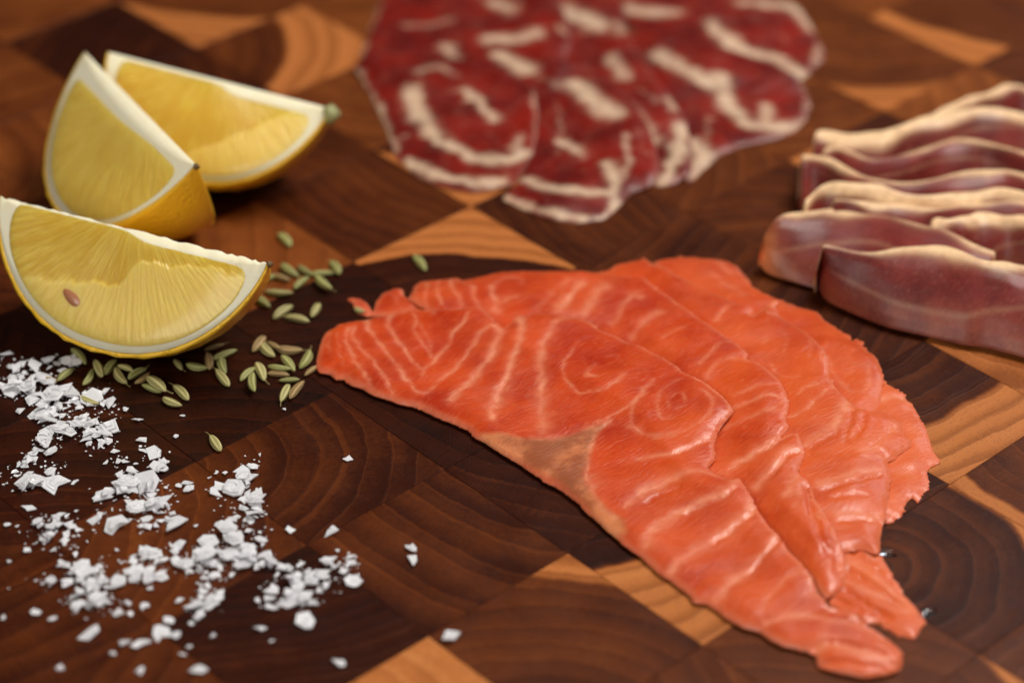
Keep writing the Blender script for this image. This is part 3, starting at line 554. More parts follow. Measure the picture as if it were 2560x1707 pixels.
# ------------------------------------------------------------------ folded ham slices on the right
def step01(v, a, b):
    t = min(max((v - a) / (b - a), 0), 1); return t * t * (3 - 2 * t)
def ham_fold(ridge, height, front, back, fat0, fat1, label, base=None, seed=1, loose=0.0):
    """a folded slice: an arched sheet, its fat rind along the crest"""
    rp = smooth_line(tr(ridge), 8)
    n = len(rp)
    s = np.linspace(0, 1, n)
    taper = np.sqrt(np.clip(1 - (1 - np.clip(s / .06, 0, 1)) ** 2, 0.0004, 1))
    hz = np.full(n, height) * (1 + .07 * np.sin(s * 9 + seed))
    R = ground(rp, hz)
    if base is not None:
        bp = smooth_line(tr(base), 8)
        t = np.linspace(0, 1, len(bp)); bp = np.stack([np.interp(s, t, bp[:, 0]), np.interp(s, t, bp[:, 1])], 1)
        Bf = ground(bp, .0012)
    else:
        Bf = R + np.array([0, -front, 0]); Bf[:, 2] = .0006
    Bb = R + np.array([.001, back, 0]); Bb[:, 2] = .0006
    prof = [(-1.0, 0.0), (-.98, .06), (-.90, .22), (-.74, .46), (-.54, .70), (-.36, .88), (-.20, .98), (-.06, 1.0), (.08, .97), (.24, .86), (.48, .62), (.74, .34), (.94, .10), (1.0, 0)]
    pa = np.array(prof); tq = np.linspace(0, 1, 80); tp = np.linspace(0, 1, len(pa)); prof = list(zip(np.interp(tq, tp, pa[:, 0]), np.interp(tq, tp, pa[:, 1])))
    V, fat, skin = [], [], []
    r = np.random.default_rng(seed)
    ph = r.uniform(0, 6, 6)
    for i in range(n):
        for q, (a, h) in enumerate(prof):
            c = R[i]
            e = Bf[i] if a < 0 else Bb[i]
            p = c + (e - c) * abs(a); p[2] = e[2] + (c[2] - e[2]) * h
            w = .0006 * (math.sin(s[i] * 15 + a * 3 + ph[0]) + .5 * math.sin(s[i] * 29 - a * 4 + ph[1]))
            p = p + np.array([0, -w * (1 - abs(a)) - w * .5, 0])
            mid = Bf[i] * .5 + Bb[i] * .5
            p = mid + (p - mid) * np.array([1, taper[i], taper[i]])
            p[2] = max(p[2], .0004)
            V.append(p)
            f0 = fat0 + .07 * math.sin(s[i] * 9 + ph[2]) + .03 * math.sin(s[i] * 27 + ph[3]); f1 = fat1
            f = 1 / (1 + math.exp(-(a - (-f0)) / .036)) * (1 / (1 + math.exp((a - f1) / .05)))
            # thin seam across the lean
            sm = math.exp(-((a + .62 + .18 * math.sin(s[i] * 5 + ph[4])) / .028) ** 2) * .15
            lip = .75 * math.exp(-(s[i] / .022) ** 2) * step01(a, -.85, -.4) * (1 - loose)
            fat.append(max(f, lip, sm * step01(s[i], .1, .3))); skin.append(loose * .8 * math.exp(-(s[i] / .13) ** 2) + .12 * step01(-a, .55, 1.0))
    m = len(prof)
    F = [(i * m + q, i * m + q + 1, (i + 1) * m + q + 1, (i + 1) * m + q) for i in range(n - 1) for q in range(m - 1)]
    F += [((i + 1) * m, i * m, i * m + m - 1, (i + 1) * m + m - 1)[::-1] for i in range(n - 1)]
    F += [tuple(range(m))[::-1], tuple((n - 1) * m + q for q in range(m))]
    V = np.array(V); c = V.mean(0); c[2] = 0
    o = mesh_obj('ham_slice', V - c, F, HAM, None, True, {'fat': fat, 'skin': skin, 'edge': np.zeros(len(V))})
    sub = o.modifiers.new('smooth', 'SUBSURF'); sub.levels = sub.render_levels = 1
    o.location = c
    tag(o, label, 'ham slice', 'folded ham slices')
ham_fold('h 1000,245 1100,205 1200,160 1300,115 1400,85 1480,72 1560,85 1700,140 1850,180', .011, .007, .006, .30, .35, 'farthest folded ham slice at the right edge, mostly hidden', seed=2)
ham_fold('h 390,345 430,312 540,330 640,342 760,325 880,272 1000,240 1150,220 1300,202 1450,200 1600,220 1850,260', .013, .012, .007, .34, .40, 'second folded ham slice from the back with a broad wavy cream fat band', seed=3)
ham_fold('h 420,420 500,400 600,440 720,470 860,450 1000,410 1150,380 1300,370 1450,400 1600,440 1850,480', .0118, .010, .005, .10, .3, 'narrow dark ham fold tucked behind the wavy middle one', seed=12)
ham_fold('h 320,470 350,448 400,440 480,462 560,512 660,560 780,590 900,590 1050,570 1200,552 1350,540 1450,532 1600,560 1850,600', .0125, .012, .005, .14, .35, 'dark folded ham slice in the middle with a thin cream edge dipping in a wave', seed=4)
ham_fold('h 340,735 370,680 440,612 520,592 640,602 760,622 860,648 1000,660 1150,655 1280,650 1400,640 1546,650 1850,700', .013, .008, .006, .42, .45, 'folded ham slice with the thickest cream fat crest, in the middle of the row', seed=5)
ham_fold('h 480,700 560,682 680,700 800,720 950,735 1100,728 1250,715 1400,712 1600,720 1850,770', .0118, .009, .005, .16, .3, 'narrow ham fold just behind the loose reddish slice', seed=13)
ham_fold('h 1020,830 1100,795 1200,780 1300,772 1450,770 1600,780 1850,830', .0125, .011, .006, .30, .4, 'short folded ham slice at the picture edge, just behind the front two', seed=6)
ham_fold('h 115,930 160,850 220,785 300,752 450,748 560,762 700,772 850,792 1000,822 1100,860 1250,930 1400,980', .0115, .012, .006, .05, .40, 'reddish ham slice whose loose pale end pokes out furthest left',
         base='h 112,1040 135,1085 220,1125 330,1162 420,1180 520,1200 650,1240 780,1280 900,1310 1000,1330 1150,1350 1300,1380', seed=7, loose=1.0)
ham_fold('h 425,1020 440,975 475,956 600,965 740,970 900,946 1060,946 1200,980 1320,1010 1430,1022 1546,1050 1850,1110', .0145, .02, .006, .15, .45, 'large front folded ham slice with a long dark red face and cream top edge',
         base='h 420,1120 425,1165 470,1240 600,1312 800,1392 1000,1442 1150,1470 1250,1490 1350,1510 1450,1535 1546,1560 1850,1640', seed=8)

# ------------------------------------------------------------------ lemon wedges
def lemon_materials():
    g = NG('lemon_peel'); co = g.coord()
    pore = g.rng(g.voronoi(co, 620), .0, .5)
    c = g.mix(g.noise(co, 60, 3, .6), (.78, .40, .016), (.90, .56, .030))
    peel = g.set(color=c, rough=.36, spec=.5, sss=.12, sssr=(1, .5, .1), ssss=.002, normal=g.bump(g.math('ADD', pore, g.math('MULTIPLY', g.noise(co, 200, 2), .6)), .35, .0005))
    g = NG('lemon_pith'); co = g.coord()
    c = g.mix(g.noise(co, 160, 3, .6), (.80, .72, .46), (.86, .82, .66))
    pith = g.set(color=c, rough=.55, spec=.3, sss=.3, sssr=(1, .8, .45), ssss=.002, normal=g.bump(g.noise(co, 900, 3, .6), .25, .0004))
    g = NG('lemon_pulp'); pc = g.attr('polar', 'Vector')
    ves = g.voronoi(g.vmath('ADD', g.vmath('MULTIPLY', pc, (.9, 7, 1)), g.vmath('SCALE', g.noise(g.coord(), 160, 2, out='Color'), scale=.7)), 1.0)
    fine = g.noise(g.vmath('MULTIPLY', pc, (2.6, 26, 1)), 1.0, 3, .6)
    blot = g.noise(g.coord(), 90, 3, .6)
    c = g.mix(g.rng(g.math('ADD', g.math('MULTIPLY', fine, .5), g.math('ADD', g.math('MULTIPLY', blot, .5), g.math('MULTIPLY', ves, -.35))), .15, .65), (.79, .50, .042), (.96, .77, .17))
    two = g.attr('two')
    c = g.mix(g.math('MULTIPLY', two, .55), g.mix(1.0, c, (.86, .80, .62), 'MULTIPLY'), (.97, .74, .20))
    c = g.mix(g.math('MULTIPLY', g.rng(fine, .60, .78), .35), c, (.97, .82, .36))
    pulp = g.set(color=c, rough=.30, spec=.5, sss=.6, sssr=(1, .72, .15), ssss=.005, normal=g.bump(g.math('ADD', g.math('MULTIPLY', ves, -1.0), g.math('MULTIPLY', fine, .9)), .42, .0009), coat=.4, coatr=.12)
    return peel, pith, pulp
PEEL, PITH, PULP = lemon_materials()
STEM_D = simple('dried_stem', color=(.13, .075, .025), rough=.7)
STEM_G = simple('green_stem', color=(.30, .30, .13), rough=.6)
PIP = simple('lemon_pip', color=(.42, .16, .07), rough=.35, coat=.3)
WA = math.radians(64); ASP = 1.12
def rad(s): return np.clip(1 - np.abs(s) ** 2.2, 0, 1) ** .62
def lemon_wedge(loc, yaw, pit, rol, R, gap, label, stem, pip_px=None, rough_ridge=0.0, cut=lambda x, d: .5, ASP=1.12):
    M = Matrix.Rotation(yaw, 3, 'Z') @ Matrix.Rotation(pit, 3, 'Y') @ Matrix.Rotation(rol, 3, 'X')
    Mn = np.array(M)
    S = np.sin(np.linspace(-math.pi / 2, math.pi / 2, 61))
    A = np.linspace(-WA / 2, WA / 2, 15)
    def pt(s, r, a): return np.array([s * ASP * R, r * math.sin(a), -r * math.cos(a)])
    low = min((Mn @ pt(s, rad(s) * R, a))[2] for s in S for a in A)
    root = empty('lemon_wedge', (loc[0], loc[1], -low))
    root.rotation_euler = M.to_euler()
    tag(root, label, 'lemon wedge', 'lemon wedges')
    # peel: outer skin with a cut edge of its own thickness
    th = .0010
    V, F = [], []
    nA = len(A)
    for s in S:
        ro = rad(s) * R; ri = max(ro - th, 0)
        for a in A:
            n = .00018 * math.sin(s * 31 + a * 17) + .00012 * math.sin(s * 57 - a * 29)
            V.append(pt(s, ro + n * (rad(s)), a))
        for a in A: V.append(pt(s * .985, ri, a))
    W = 2 * nA
    for i in range(len(S) - 1):
        for q in range(nA - 1):
            F.append((i * W + q, (i + 1) * W + q, (i + 1) * W + q + 1, i * W + q + 1))
            F.append((i * W + nA + q + 1, (i + 1) * W + nA + q + 1, (i + 1) * W + nA + q, i * W + nA + q))
        F.append((i * W, i * W + nA, (i + 1) * W + nA, (i + 1) * W))
        F.append((i * W + nA - 1, (i + 1) * W + nA - 1, (i + 1) * W + W - 1, i * W + W - 1))
    mesh_obj('peel', V, F, PEEL, root)
    # white pith: the body of the wedge
    nQ = 9
    V, F, idx = [], [], {}
    for i, s in enumerate(S):
        ri = max(rad(s) * R - th * .75, .0)
        wob = rough_ridge * (.6 * math.sin(s * 38) + .4 * math.sin(s * 71 + 1))
        ring = []
        for q in range(nQ): ring.append(pt(s * .985, max(ri * q / (nQ - 1), 0), -WA / 2) + np.array([0, 0, -abs(wob) * (1 - q / (nQ - 1)) ** 3]))
        for a in A[1:-1]: ring.append(pt(s * .985, ri, a))
        for q in range(nQ - 1, 0, -1): ring.append(pt(s * .985, ri * q / (nQ - 1), WA / 2) + np.array([0, 0, -abs(wob) * (1 - q / (nQ - 1)) ** 3]))
        V += ring
    m = len(ring)
    for i in range(len(S) - 1):
        for q in range(m): F.append((i * m + q, i * m + (q + 1) % m, (i + 1) * m + (q + 1) % m, (i + 1) * m + q))
    mesh_obj('pith', V, F, PITH, root)
    # juicy pulp on both cut faces
    for side in (-1, 1):
        ang = side * WA / 2
        ss = np.linspace(-.90, .90, 60)
        top = np.array([gap(s) for s in ss]) * R
        bot = rad(ss) * R - th - .0014 - .0035 * np.abs(ss) ** 6
        ok = bot > top + .0006
        ss, top, bot = ss[ok], top[ok], bot[ok]
        B = np.vstack([np.c_[ss * ASP * R, bot], np.c_[ss * ASP * R, top][::-1]])
        for _ in range(5): B = (np.roll(B, 1, 0) + 2 * B + np.roll(B, -1, 0)) / 4
        C = np.array([0, R * .42])
        nr = 44; V, F, pol, two = [], [], [], []
        nb = len(B)
        for k in range(nr + 1):
            rho = (k / nr) ** .85
            for b in B:
                p = C + (b - C) * rho
                d = np.array([p[0], p[1] + R * .25])
                rr, aa = np.linalg.norm(d), math.atan2(d[0], d[1])
                lift = .00055 * (1 - rho ** 8) - .00025 * (rho > .995) 
                q = pt(0, p[1], ang); q[0] = p[0]
                nrm = np.array([0, math.cos(ang) * side, math.sin(ang) * side])
                m_ = min(max(cut(p[0] / R, p[1] / R + .012 * math.sin(p[0] * 900) + .008 * math.sin(p[0] * 2300 + 2)) if side < 0 else .5, 0), 1)
                two.append(m_); lift += (m_ - .5) * .0003 * (1 - rho ** 8)
                V.append(q + nrm * lift); pol.append((rr / R * 4, aa * 4, side))
        for k in range(nr):
            for q in range(nb):
                f = (k * nb + q, k * nb + (q + 1) % nb, (k + 1) * nb + (q + 1) % nb, (k + 1) * nb + q)
                F.append(f if side < 0 else f[::-1])
        mesh_obj('pulp', V, F, PULP, root, True, {'polar': pol, 'two': two})
    # stem end
    bm = bmesh.new()
    bmesh.ops.create_uvsphere(bm, u_segments=12, v_segments=8, radius=1)
    sc_ = stem[0]
    for v in bm.verts:
        k = 1 + .22 * math.sin(v.co.x * 5 + v.co.y * 7)
        v.co = Vector((ASP * R + v.co.x * sc_ * .9 * k, v.co.y * sc_ * k + stem[2], -.0004 + v.co.z * sc_ * k - stem[3]))
    me = bpy.data.meshes.new('stem_end'); bm.to_mesh(me); bm.free(); me.materials.append(stem[1])
    for p in me.polygons: p.use_smooth = True
    o = bpy.data.objects.new('stem_end', me); col.objects.link(o); o.parent = root
    if pip_px:
        # a cut pip set in the face turned to the camera
        org = np.array([loc[0], loc[1], -low]); nrm = Mn @ np.array([0, -math.cos(-WA / 2), -math.sin(-WA / 2)])
        for (px, ln, wd, an) in pip_px:
            d = ground([px])[0] - CAM; t = ((org - CAM) @ nrm) / (d @ nrm)
            loc3 = Mn.T @ (CAM + d * t - org)
            bm = bmesh.new(); bmesh.ops.create_uvsphere(bm, u_segments=14, v_segments=8, radius=1)
            fx = np.array([1, 0, 0]); fy = np.array([0, math.sin(-WA / 2), -math.cos(-WA / 2)]); fz = np.array([0, -math.cos(-WA / 2), -math.sin(-WA / 2)])
            ca, sa = math.cos(an), math.sin(an)
            for v in bm.verts:
                x, y = v.co.x * ln * (1 - .25 * v.co.x), v.co.y * wd
                v.co = Vector(loc3 + fx * (x * ca - y * sa) + fy * (x * sa + y * ca) + fz * (.00035 + v.co.z * .0006))
            me = bpy.data.meshes.new('pip'); bm.to_mesh(me); bm.free(); me.materials.append(PIP)
            for p in me.polygons: p.use_smooth = True
            o = bpy.data.objects.new('pip', me); col.objects.link(o); o.parent = root
def step_(s, a, b): t = min(max((s - a) / (b - a), 0), 1); return t * t * (3 - 2 * t)
lemon_wedge((-.0870, .0030), -.3856, .0236, -.1267, .0293, lambda s: .02 + .06 * step_(s, -.05, .15), 'front lemon wedge with a brown pip in its face, resting among fennel seeds',
            (.0008, STEM_D, 0, 0), [((185, 748), .0034, .0016, .5)], .0006,
            lambda x, d: .5 + (d - (.56 - .10 * step_(x, -.7, .0) - .24 * step_(x, .02, .16) - .08 * step_(x, .3, .8))) / .02, 1.20)
lemon_wedge((-.0915, .0534), -1.0667, -.0631, -.2363, .0331, lambda s: .17 - .05 * step_(s, -.2, .6), 'middle lemon wedge standing steeply with a wide white core, leaning before the rear one',
            (.0008, STEM_D, 0, 0))
lemon_wedge((-.0745, .0763), -.3484, .0757, -.2816, .0278, lambda s: .025 + .08 * step_(s, .0, .2), 'rear lemon wedge with a grey-green stem button on its right end',
            (.0024, STEM_G, 0, .0012), cut=lambda x, d: .5 + (d + .62 * x - .72 + .25 * x * x) / .05)

# ------------------------------------------------------------------ fennel seeds
def seed_material():
    g = NG('fennel_seed'); rd = g.rand(); ridge = g.attr('ridge')
    tint = g.n.new('ShaderNodeObjectInfo').outputs['Color']
    c = g.mix(ridge, g.mix(1.0, tint, (.36, .36, .28), 'MULTIPLY'), tint)
    c = g.mix(g.math('MULTIPLY', g.noise(g.coord(), 900, 2), .35), c, (.30, .24, .09))
    return g.set(color=c, rough=.55, spec=.35, sss=.1, sssr=(1, .8, .4), ssss=.001)
SEED = seed_material()
def seed_mesh(bend, k):
    nu, nv = 22, 17; V, F, rd = [], [], []
    for i in range(nv):
        t = -1 + 2 * i / (nv - 1)
        r = max(1 - abs(t) ** 2.1, 0) ** .62 * (1 - .12 * t) * .235 + .012
        for j in range(nu):
            a = 2 * math.pi * j / nu
            rid = .5 + .5 * math.cos(5 * a + k); rr = r * (.90 + .13 * rid ** 2)
            V.append((t * .5 + (.02 * t if abs(t) > .95 else 0), rr * math.cos(a) + bend * (t * t - .4), rr * math.sin(a) * .82)); rd.append(rid ** 2)
    for i in range(nv - 1):
        for j in range(nu): F.append((i * nu + j, i * nu + (j + 1) % nu, (i + 1) * nu + (j + 1) % nu, (i + 1) * nu + j))
    F += [tuple(range(nu))[::-1], tuple((nv - 1) * nu + j for j in range(nu))]
    o = mesh_obj('fennel_seed', V, F, SEED, None, True, {'ridge': rd})
    me = o.data; bpy.data.objects.remove(o); return me
SEEDS = [seed_mesh(b, k) for b, k in ((.07, 0), (-.10, .8), (.14, 2.0), (.02, 1.3), (-.06, 2.6), (.11, 3.3))]
def stalk_mesh():
    V, F = [], []
    for q, (x, y, r) in enumerate(((.47, .02, .030), (.56, .035, .022), (.66, .07, .020), (.74, .12, .026))):
        for j in range(6): V.append((x, y + r * math.cos(j * math.pi / 3), r * math.sin(j * math.pi / 3)))
    for q in range(3):
        for j in range(6): F.append((q * 6 + j, q * 6 + (j + 1) % 6, (q + 1) * 6 + (j + 1) % 6, (q + 1) * 6 + j))
    F += [tuple(range(6))[::-1], tuple(18 + j for j in range(6))]
    o = mesh_obj('stalk', V, F, SEED, None, True, {'ridge': [.5] * len(V)}); me = o.data; bpy.data.objects.remove(o); return me
STALK = stalk_mesh()
FG = {'g': (.47, .48, .18, 1), 'p': (.64, .58, .26, 1), 'b': (.50, .32, .15, 1), 'd': (.36, .38, .15, 1)}
FEN = {  # cluster: description, seeds (x, y, angle, length, tint) in the f region
 'in the pile right of the lemons': [(1890, 590, 35, 130, 'g'), (1990, 590, 35, 110, 'd'), (1760, 640, -15, 120, 'g'), (1830, 635, 15, 130, 'b'), (1965, 670, -40, 120, 'g'), (2100, 610, -5, 150, 'g'), (2110, 670, 40, 150, 'g'),
   (1820, 735, 5, 210, 'p'), (1700, 790, 30, 180, 'g'), (1845, 860, -35, 175, 'p'), (1940, 905, 10, 160, 'p'), (2060, 850, -60, 100, 'p'), (2190, 570, 55, 125, 'g')],
 'in the pile by the salmon tip': [(1690, 1070, -50, 120, 'b'), (1745, 1110, 50, 125, 'p'), (1790, 1080, 30, 90, 'b'), (1890, 1110, 5, 165, 'b'), (2000, 1170, -60, 140, 'g'), (1885, 1195, 50, 125, 'g'), (1825, 1225, 10, 150, 'g'), (1820, 1265, 8, 140, 'b'),
   (1705, 1250, 65, 145, 'p'), (1615, 1265, -40, 120, 'g'), (1650, 1320, 85, 115, 'g'), (1890, 1305, 0, 130, 'g'), (1860, 1390, -65, 120, 'p'), (1935, 1370, -50, 165, 'b'), (2030, 1245, -35, 95, 'b')],
 'in the group under the lemon\'s right end': [(1455, 1290, 50, 135, 'p'), (1455, 1210, 80, 110, 'g'), (1465, 1140, -20, 165, 'g'), (1400, 1090, -15, 130, 'b'), (1365, 1180, 80, 100, 'b'), (1285, 1220, 8, 135, 'g'), (1165, 1205, 50, 80, 'p')],
 'in the row below the front lemon': [(520, 1150, 45, 145, 'g'), (645, 1230, 65, 165, 'p'), (720, 1220, -50, 115, 'g'), (785, 1280, 55, 150, 'p'), (820, 1225, 20, 105, 'p'), (895, 1260, -30, 135, 'g'), (935, 1295, -35, 115, 'b'), (1025, 1330, 35, 145, 'p'),
   (990, 1360, 20, 130, 'g'), (1185, 1385, 45, 165, 'p'), (1120, 1450, 25, 130, 'p'), (580, 1290, -60, 115, 'g'), (425, 1270, -40, 130, 'g'), (320, 1300, 5, 125, 'b')]}
ORD = ['leftmost', 'second from the left', 'third from the left', 'fourth from the left', 'fifth from the left', 'sixth from the left', 'seventh from the left', 'eighth from the left', 'ninth from the left',
       'tenth from the left', 'eleventh from the left', 'twelfth from the left', 'thirteenth from the left', 'fourteenth from the left', 'rightmost']
TNAME = {'g': 'greenish', 'p': 'pale yellow-green', 'b': 'brownish', 'd': 'dull green'}
placed = []
def put_seed(x, y, a, ln, tint, label, i, region='f'):
    ox, oy, s = REG[region]
    c = np.array([ox + x * s, oy + y * s]); d = np.array([math.cos(math.radians(a)), math.sin(math.radians(a))]) * ln * s / 2
    z = .00075 + (.0009 if any(np.hypot(*(c - q)) < 26 for q in placed) else 0)
    placed.append(c)
    e = ground([c - d, c + d], z); L = np.linalg.norm(e[1] - e[0]); w = e[1] - e[0]
    L = min(L, .0068); fat = 1.0 if L < .0055 else .9
    o = bpy.data.objects.new('fennel_seed', SEEDS[i % len(SEEDS)]); col.objects.link(o)
    wdt = max(L, .0042) * random.uniform(.58, .78)
    o.location = (e[0] + e[1]) / 2
    o.scale = (L * 1.04, wdt, wdt)
    o.rotation_euler = (random.uniform(-.6, .6), random.uniform(-.06, .06), math.atan2(w[1], w[0]) + (math.pi if i % 3 == 0 else 0))
    k = random.uniform(.88, 1.12); t = FG[tint]; o.color = (t[0] * k, t[1] * k, t[2] * k, 1)
    tag(o, label, 'fennel seed', 'scattered fennel seeds')
    if i % 5 in (1, 3):
        st = bpy.data.objects.new('stalk', STALK); col.objects.link(st); st.parent = o; st.color = (.40, .31, .13, 1)
cnt = 0
for where, lst in FEN.items():
    srt = sorted(lst)
    for i, q in enumerate(srt):
        od = 'rightmost' if i == len(srt) - 1 else ORD[i]
        put_seed(*q, 'fennel seed, ' + od + ' ' + where, cnt); cnt += 1
for q, lab in (((1865, 390, 45, 110, 'g'), 'lone green fennel seed behind the front lemon wedge, on orange-brown wood'), ((580, 1440, 20, 130, 'p'), 'fennel seed lying on the salt heap'),
               ((1293, 890, 45, 105, 'p'), 'lone pale fennel seed on bare dark wood near the middle left'), ((2520, 755, 45, 100, 'g'), 'lone green fennel seed behind the salmon stack\'s left end')):
    if 'middle left' in lab: put_seed(495, 1017, 55, 40, 'p', lab, cnt, 'W')
    elif 'behind the salmon' in lab: put_seed(965, 603, 48, 42, 'g', lab, cnt, 'W')
    else: put_seed(*q, lab, cnt)
    cnt += 1
put_seed(610, 640, 20, 110, 'p', 'fennel seed half under the tiny salmon scrap', cnt, 's1')

# ------------------------------------------------------------------ salt flakes
def salt_material():
    g = NG('salt_crystal'); co = g.coord()
    n = g.noise(g.vmath('MULTIPLY', co, (2, 16, 2)), 1.5, 2, .5)
    tl = g.n.new('ShaderNodeBsdfTranslucent'); tl.inputs['Color'].default_value = (.93, .93, .95, 1)
    g.set(color=(.92, .92, .95), rough=.15, spec=.6, trans=.08, ior=1.5, normal=g.bump(n, .25, .04))
    mx = g.n.new('ShaderNodeMixShader'); mx.inputs[0].default_value = .25
    g.l.new(g.b.outputs[0], mx.inputs[1]); g.l.new(tl.outputs[0], mx.inputs[2]); g.l.new(mx.outputs[0], g.out.inputs['Surface'])
    return g.m
SALT = salt_material()
def flake_geo(r):
    """irregular stepped plate, unit size"""
    n = r.choice([4, 4, 5, 5, 6, 7]); a0 = r.uniform(0, 6.3)
    asp = r.uniform(.5, 1.0)
    P = []
    for i in range(n):
        a = a0 + 2 * math.pi * (i + r.uniform(-.28, .28)) / n
        q = r.uniform(.36, .58)
        P.append((q * math.cos(a), q * math.sin(a) * asp))
    if r.random() < .5:   # a broken notch
        i = r.randrange(n); P[i] = (P[i][0] * .35, P[i][1] * .35)
    n = len(P); t = r.uniform(.03, .06); st = r.uniform(.02, .07); off = (r.uniform(-.06, .06), r.uniform(-.06, .06)); k1, k2 = r.uniform(.62, .82), r.uniform(.3, .5)
    rings = [(1.0, 0), (1.0, t), (k1 + .05, t * 1.1), (k1, t + st), (k2 + .06, t + st * 1.1), (k2, t + st * r.choice([.4, 1.7]))]
    V = [(p[0] * k + off[0] * (1 - k), p[1] * k + off[1] * (1 - k), z + .05 * math.sin(5 * p[0] + 3 * p[1])) for k, z in rings for p in P]
    F = [tuple(range(n))[::-1], tuple((len(rings) - 1) * n + i for i in range(n))]
    for q in range(len(rings) - 1):
        for i in range(n): F.append((q * n + i, q * n + (i + 1) % n, (q + 1) * n + (i + 1) % n, (q + 1) * n + i))
    return V, F
rs = random.Random(21)
GEO = [flake_geo(rs) for _ in range(26)]
FLAKE = []
for V, F in GEO:
    o = mesh_obj('salt_flake', V, F, SALT, None, False); FLAKE.append(o.data); bpy.data.objects.remove(o)
HEAPS = {
 'dense salt heap under the front lemon': [(60, 180, 70, 60, 18), (150, 130, 60, 40, 10), (280, 110, 80, 40, 9), (170, 230, 90, 60, 24), (270, 270, 90, 60, 20), (230, 340, 70, 50, 16), (350, 330, 80, 50, 10), (300, 400, 60, 40, 10), (430, 390, 85, 45, 15), (440, 460, 60, 45, 12), (230, 450, 50, 35, 8), (400, 280, 60, 40, 6), (500, 290, 40, 60, 5)],
 'loose salt scatter at the far left': [(190, 540, 60, 50, 8), (100, 580, 55, 40, 6), (110, 640, 75, 35, 9), (265, 600, 35, 28, 3), (245, 655, 25, 15, 1), (280, 820, 45, 25, 3), (260, 880, 105, 50, 15), (230, 930, 70, 35, 6), (170, 860, 35, 40, 3), (465, 820, 28, 25, 2)],
 'tall central salt heap': [(600, 650, 85, 50, 14), (470, 700, 50, 30, 4), (650, 740, 85, 70, 20), (660, 820, 80, 45, 9), (770, 840, 55, 28, 4), (760, 770, 40, 45, 5), (730, 560, 45, 45, 5), (690, 510, 40, 18, 2), (560, 550, 30, 15, 2)],
 'upright salt trail by the central heap': [(1130, 600, 40, 38, 6), (1110, 680, 60, 30, 6), (980, 690, 25, 28, 2), (1140, 740, 75, 35, 7), (1110, 800, 85, 32, 9), (1040, 840, 35, 25, 2), (1050, 900, 60, 40, 8), (1200, 890, 45, 28, 3), (1185, 935, 35, 32, 2)],
 'salt band below the central heap': [(930, 940, 35, 18, 2), (800, 940, 28, 18, 2), (790, 985, 45, 30, 3), (680, 1010, 75, 35, 7), (670, 1070, 85, 45, 10), (860, 1040, 50, 35, 5), (960, 1000, 75, 45, 10), (1080, 980, 75, 45, 11), (1110, 1010, 60, 35, 5), (930, 1090, 28, 45, 3), (1020, 1080, 55, 28, 4), (950, 1170, 55, 55, 10), (910, 1230, 38, 35, 4)],
 'blurred salt heap at lower left': [(310, 1060, 42, 38, 4), (440, 1070, 80, 55, 14), (480, 1120, 75, 50, 9), (400, 1190, 75, 50, 11), (480, 1200, 50, 42, 4), (300, 1110, 38, 18, 2), (190, 1110, 45, 25, 3)],
 'rightmost salt heap on the darkest block': [(1200, 1020, 55, 32, 5), (1290, 1060, 38, 26, 3), (1390, 1080, 75, 50, 11), (1320, 1160, 85, 40, 11), (1450, 1110, 80, 42, 13), (1560, 1030, 60, 42, 7), (1600, 1090, 30, 28, 2), (1400, 1190, 48, 26, 4), (1240, 1210, 38, 22, 2)]}
SINGLES = [(170, 1245, 44), (240, 1280, 34), (660, 1220, 48), (580, 1210, 55), (410, 1345, 105), (570, 1390, 65), (650, 1395, 82), (735, 1345, 92), (805, 1350, 48), (775, 1285, 44), (820, 1195, 48), (905, 1270, 56), (540, 1255, 52), (595, 1255, 30),
 (640, 1520, 40), (905, 1510, 72), (275, 1505, 34), (515, 1435, 34), (835, 1440, 30), (870, 1405, 28), (875, 1300, 24), (975, 1355, 34), (1190, 1325, 50), (1245, 1380, 28), (1400, 1295, 84), (1555, 1480, 74), (1545, 965, 34), (1590, 545, 50), (1190, 530, 20),
 (835, 350, 26), (805, 445, 24), (1300, 320, 22), (630, 370, 48), (575, 320, 34), (650, 460, 60), (525, 515, 40), (490, 565, 38), (620, 570, 26), (345, 655, 38), (350, 790, 28), (865, 685, 48), (850, 660, 56), (820, 670, 28), (900, 855, 26), (760, 680, 20),
 (730, 650, 26), (20, 1270, 34), (45, 1015, 34), (125, 965, 38), (35, 848, 28), (80, 855, 24), (345, 985, 40), (535, 965, 30), (130, 770, 60), (530, 860, 115), (1330, 870, 50), (1510, 880, 74), (1140, 880, 50), (1180, 1195, 36), (90, 330, 50), (30, 70, 60), (470, 300, 40),
 (2054, 1361, 92), (1892, 1010, 74), (1881, 953, 52), (960, 635, 24), (1035, 612, 36), (990, 610, 20), (225, 830, 18), (40, 1140, 12), (690, 1140, 28)]
flakes = []
for lab, cl in HEAPS.items():
    for (cx, cy, rx, ry, n) in cl:
        for _ in range(n):
            a = rs.uniform(0, 6.283); q = math.sqrt(rs.random())
            size = min(max(rs.lognormvariate(math.log(45), .48), 12), 112)
            flakes.append((cx + q * rx * math.cos(a), cy + q * ry * math.sin(a), size, lab))
for (x, y, sz) in SINGLES:
    if x > 1800: lab = 'single salt flake on the brown block below the salmon'
    elif y < 600: lab = 'single small salt flake off by itself above the central heap'
    elif y > 1220: lab = 'single blurred salt flake near the bottom edge'
    else: lab = 'single salt flake lying apart between the salt heaps'
    flakes.append((x, y, sz, lab))
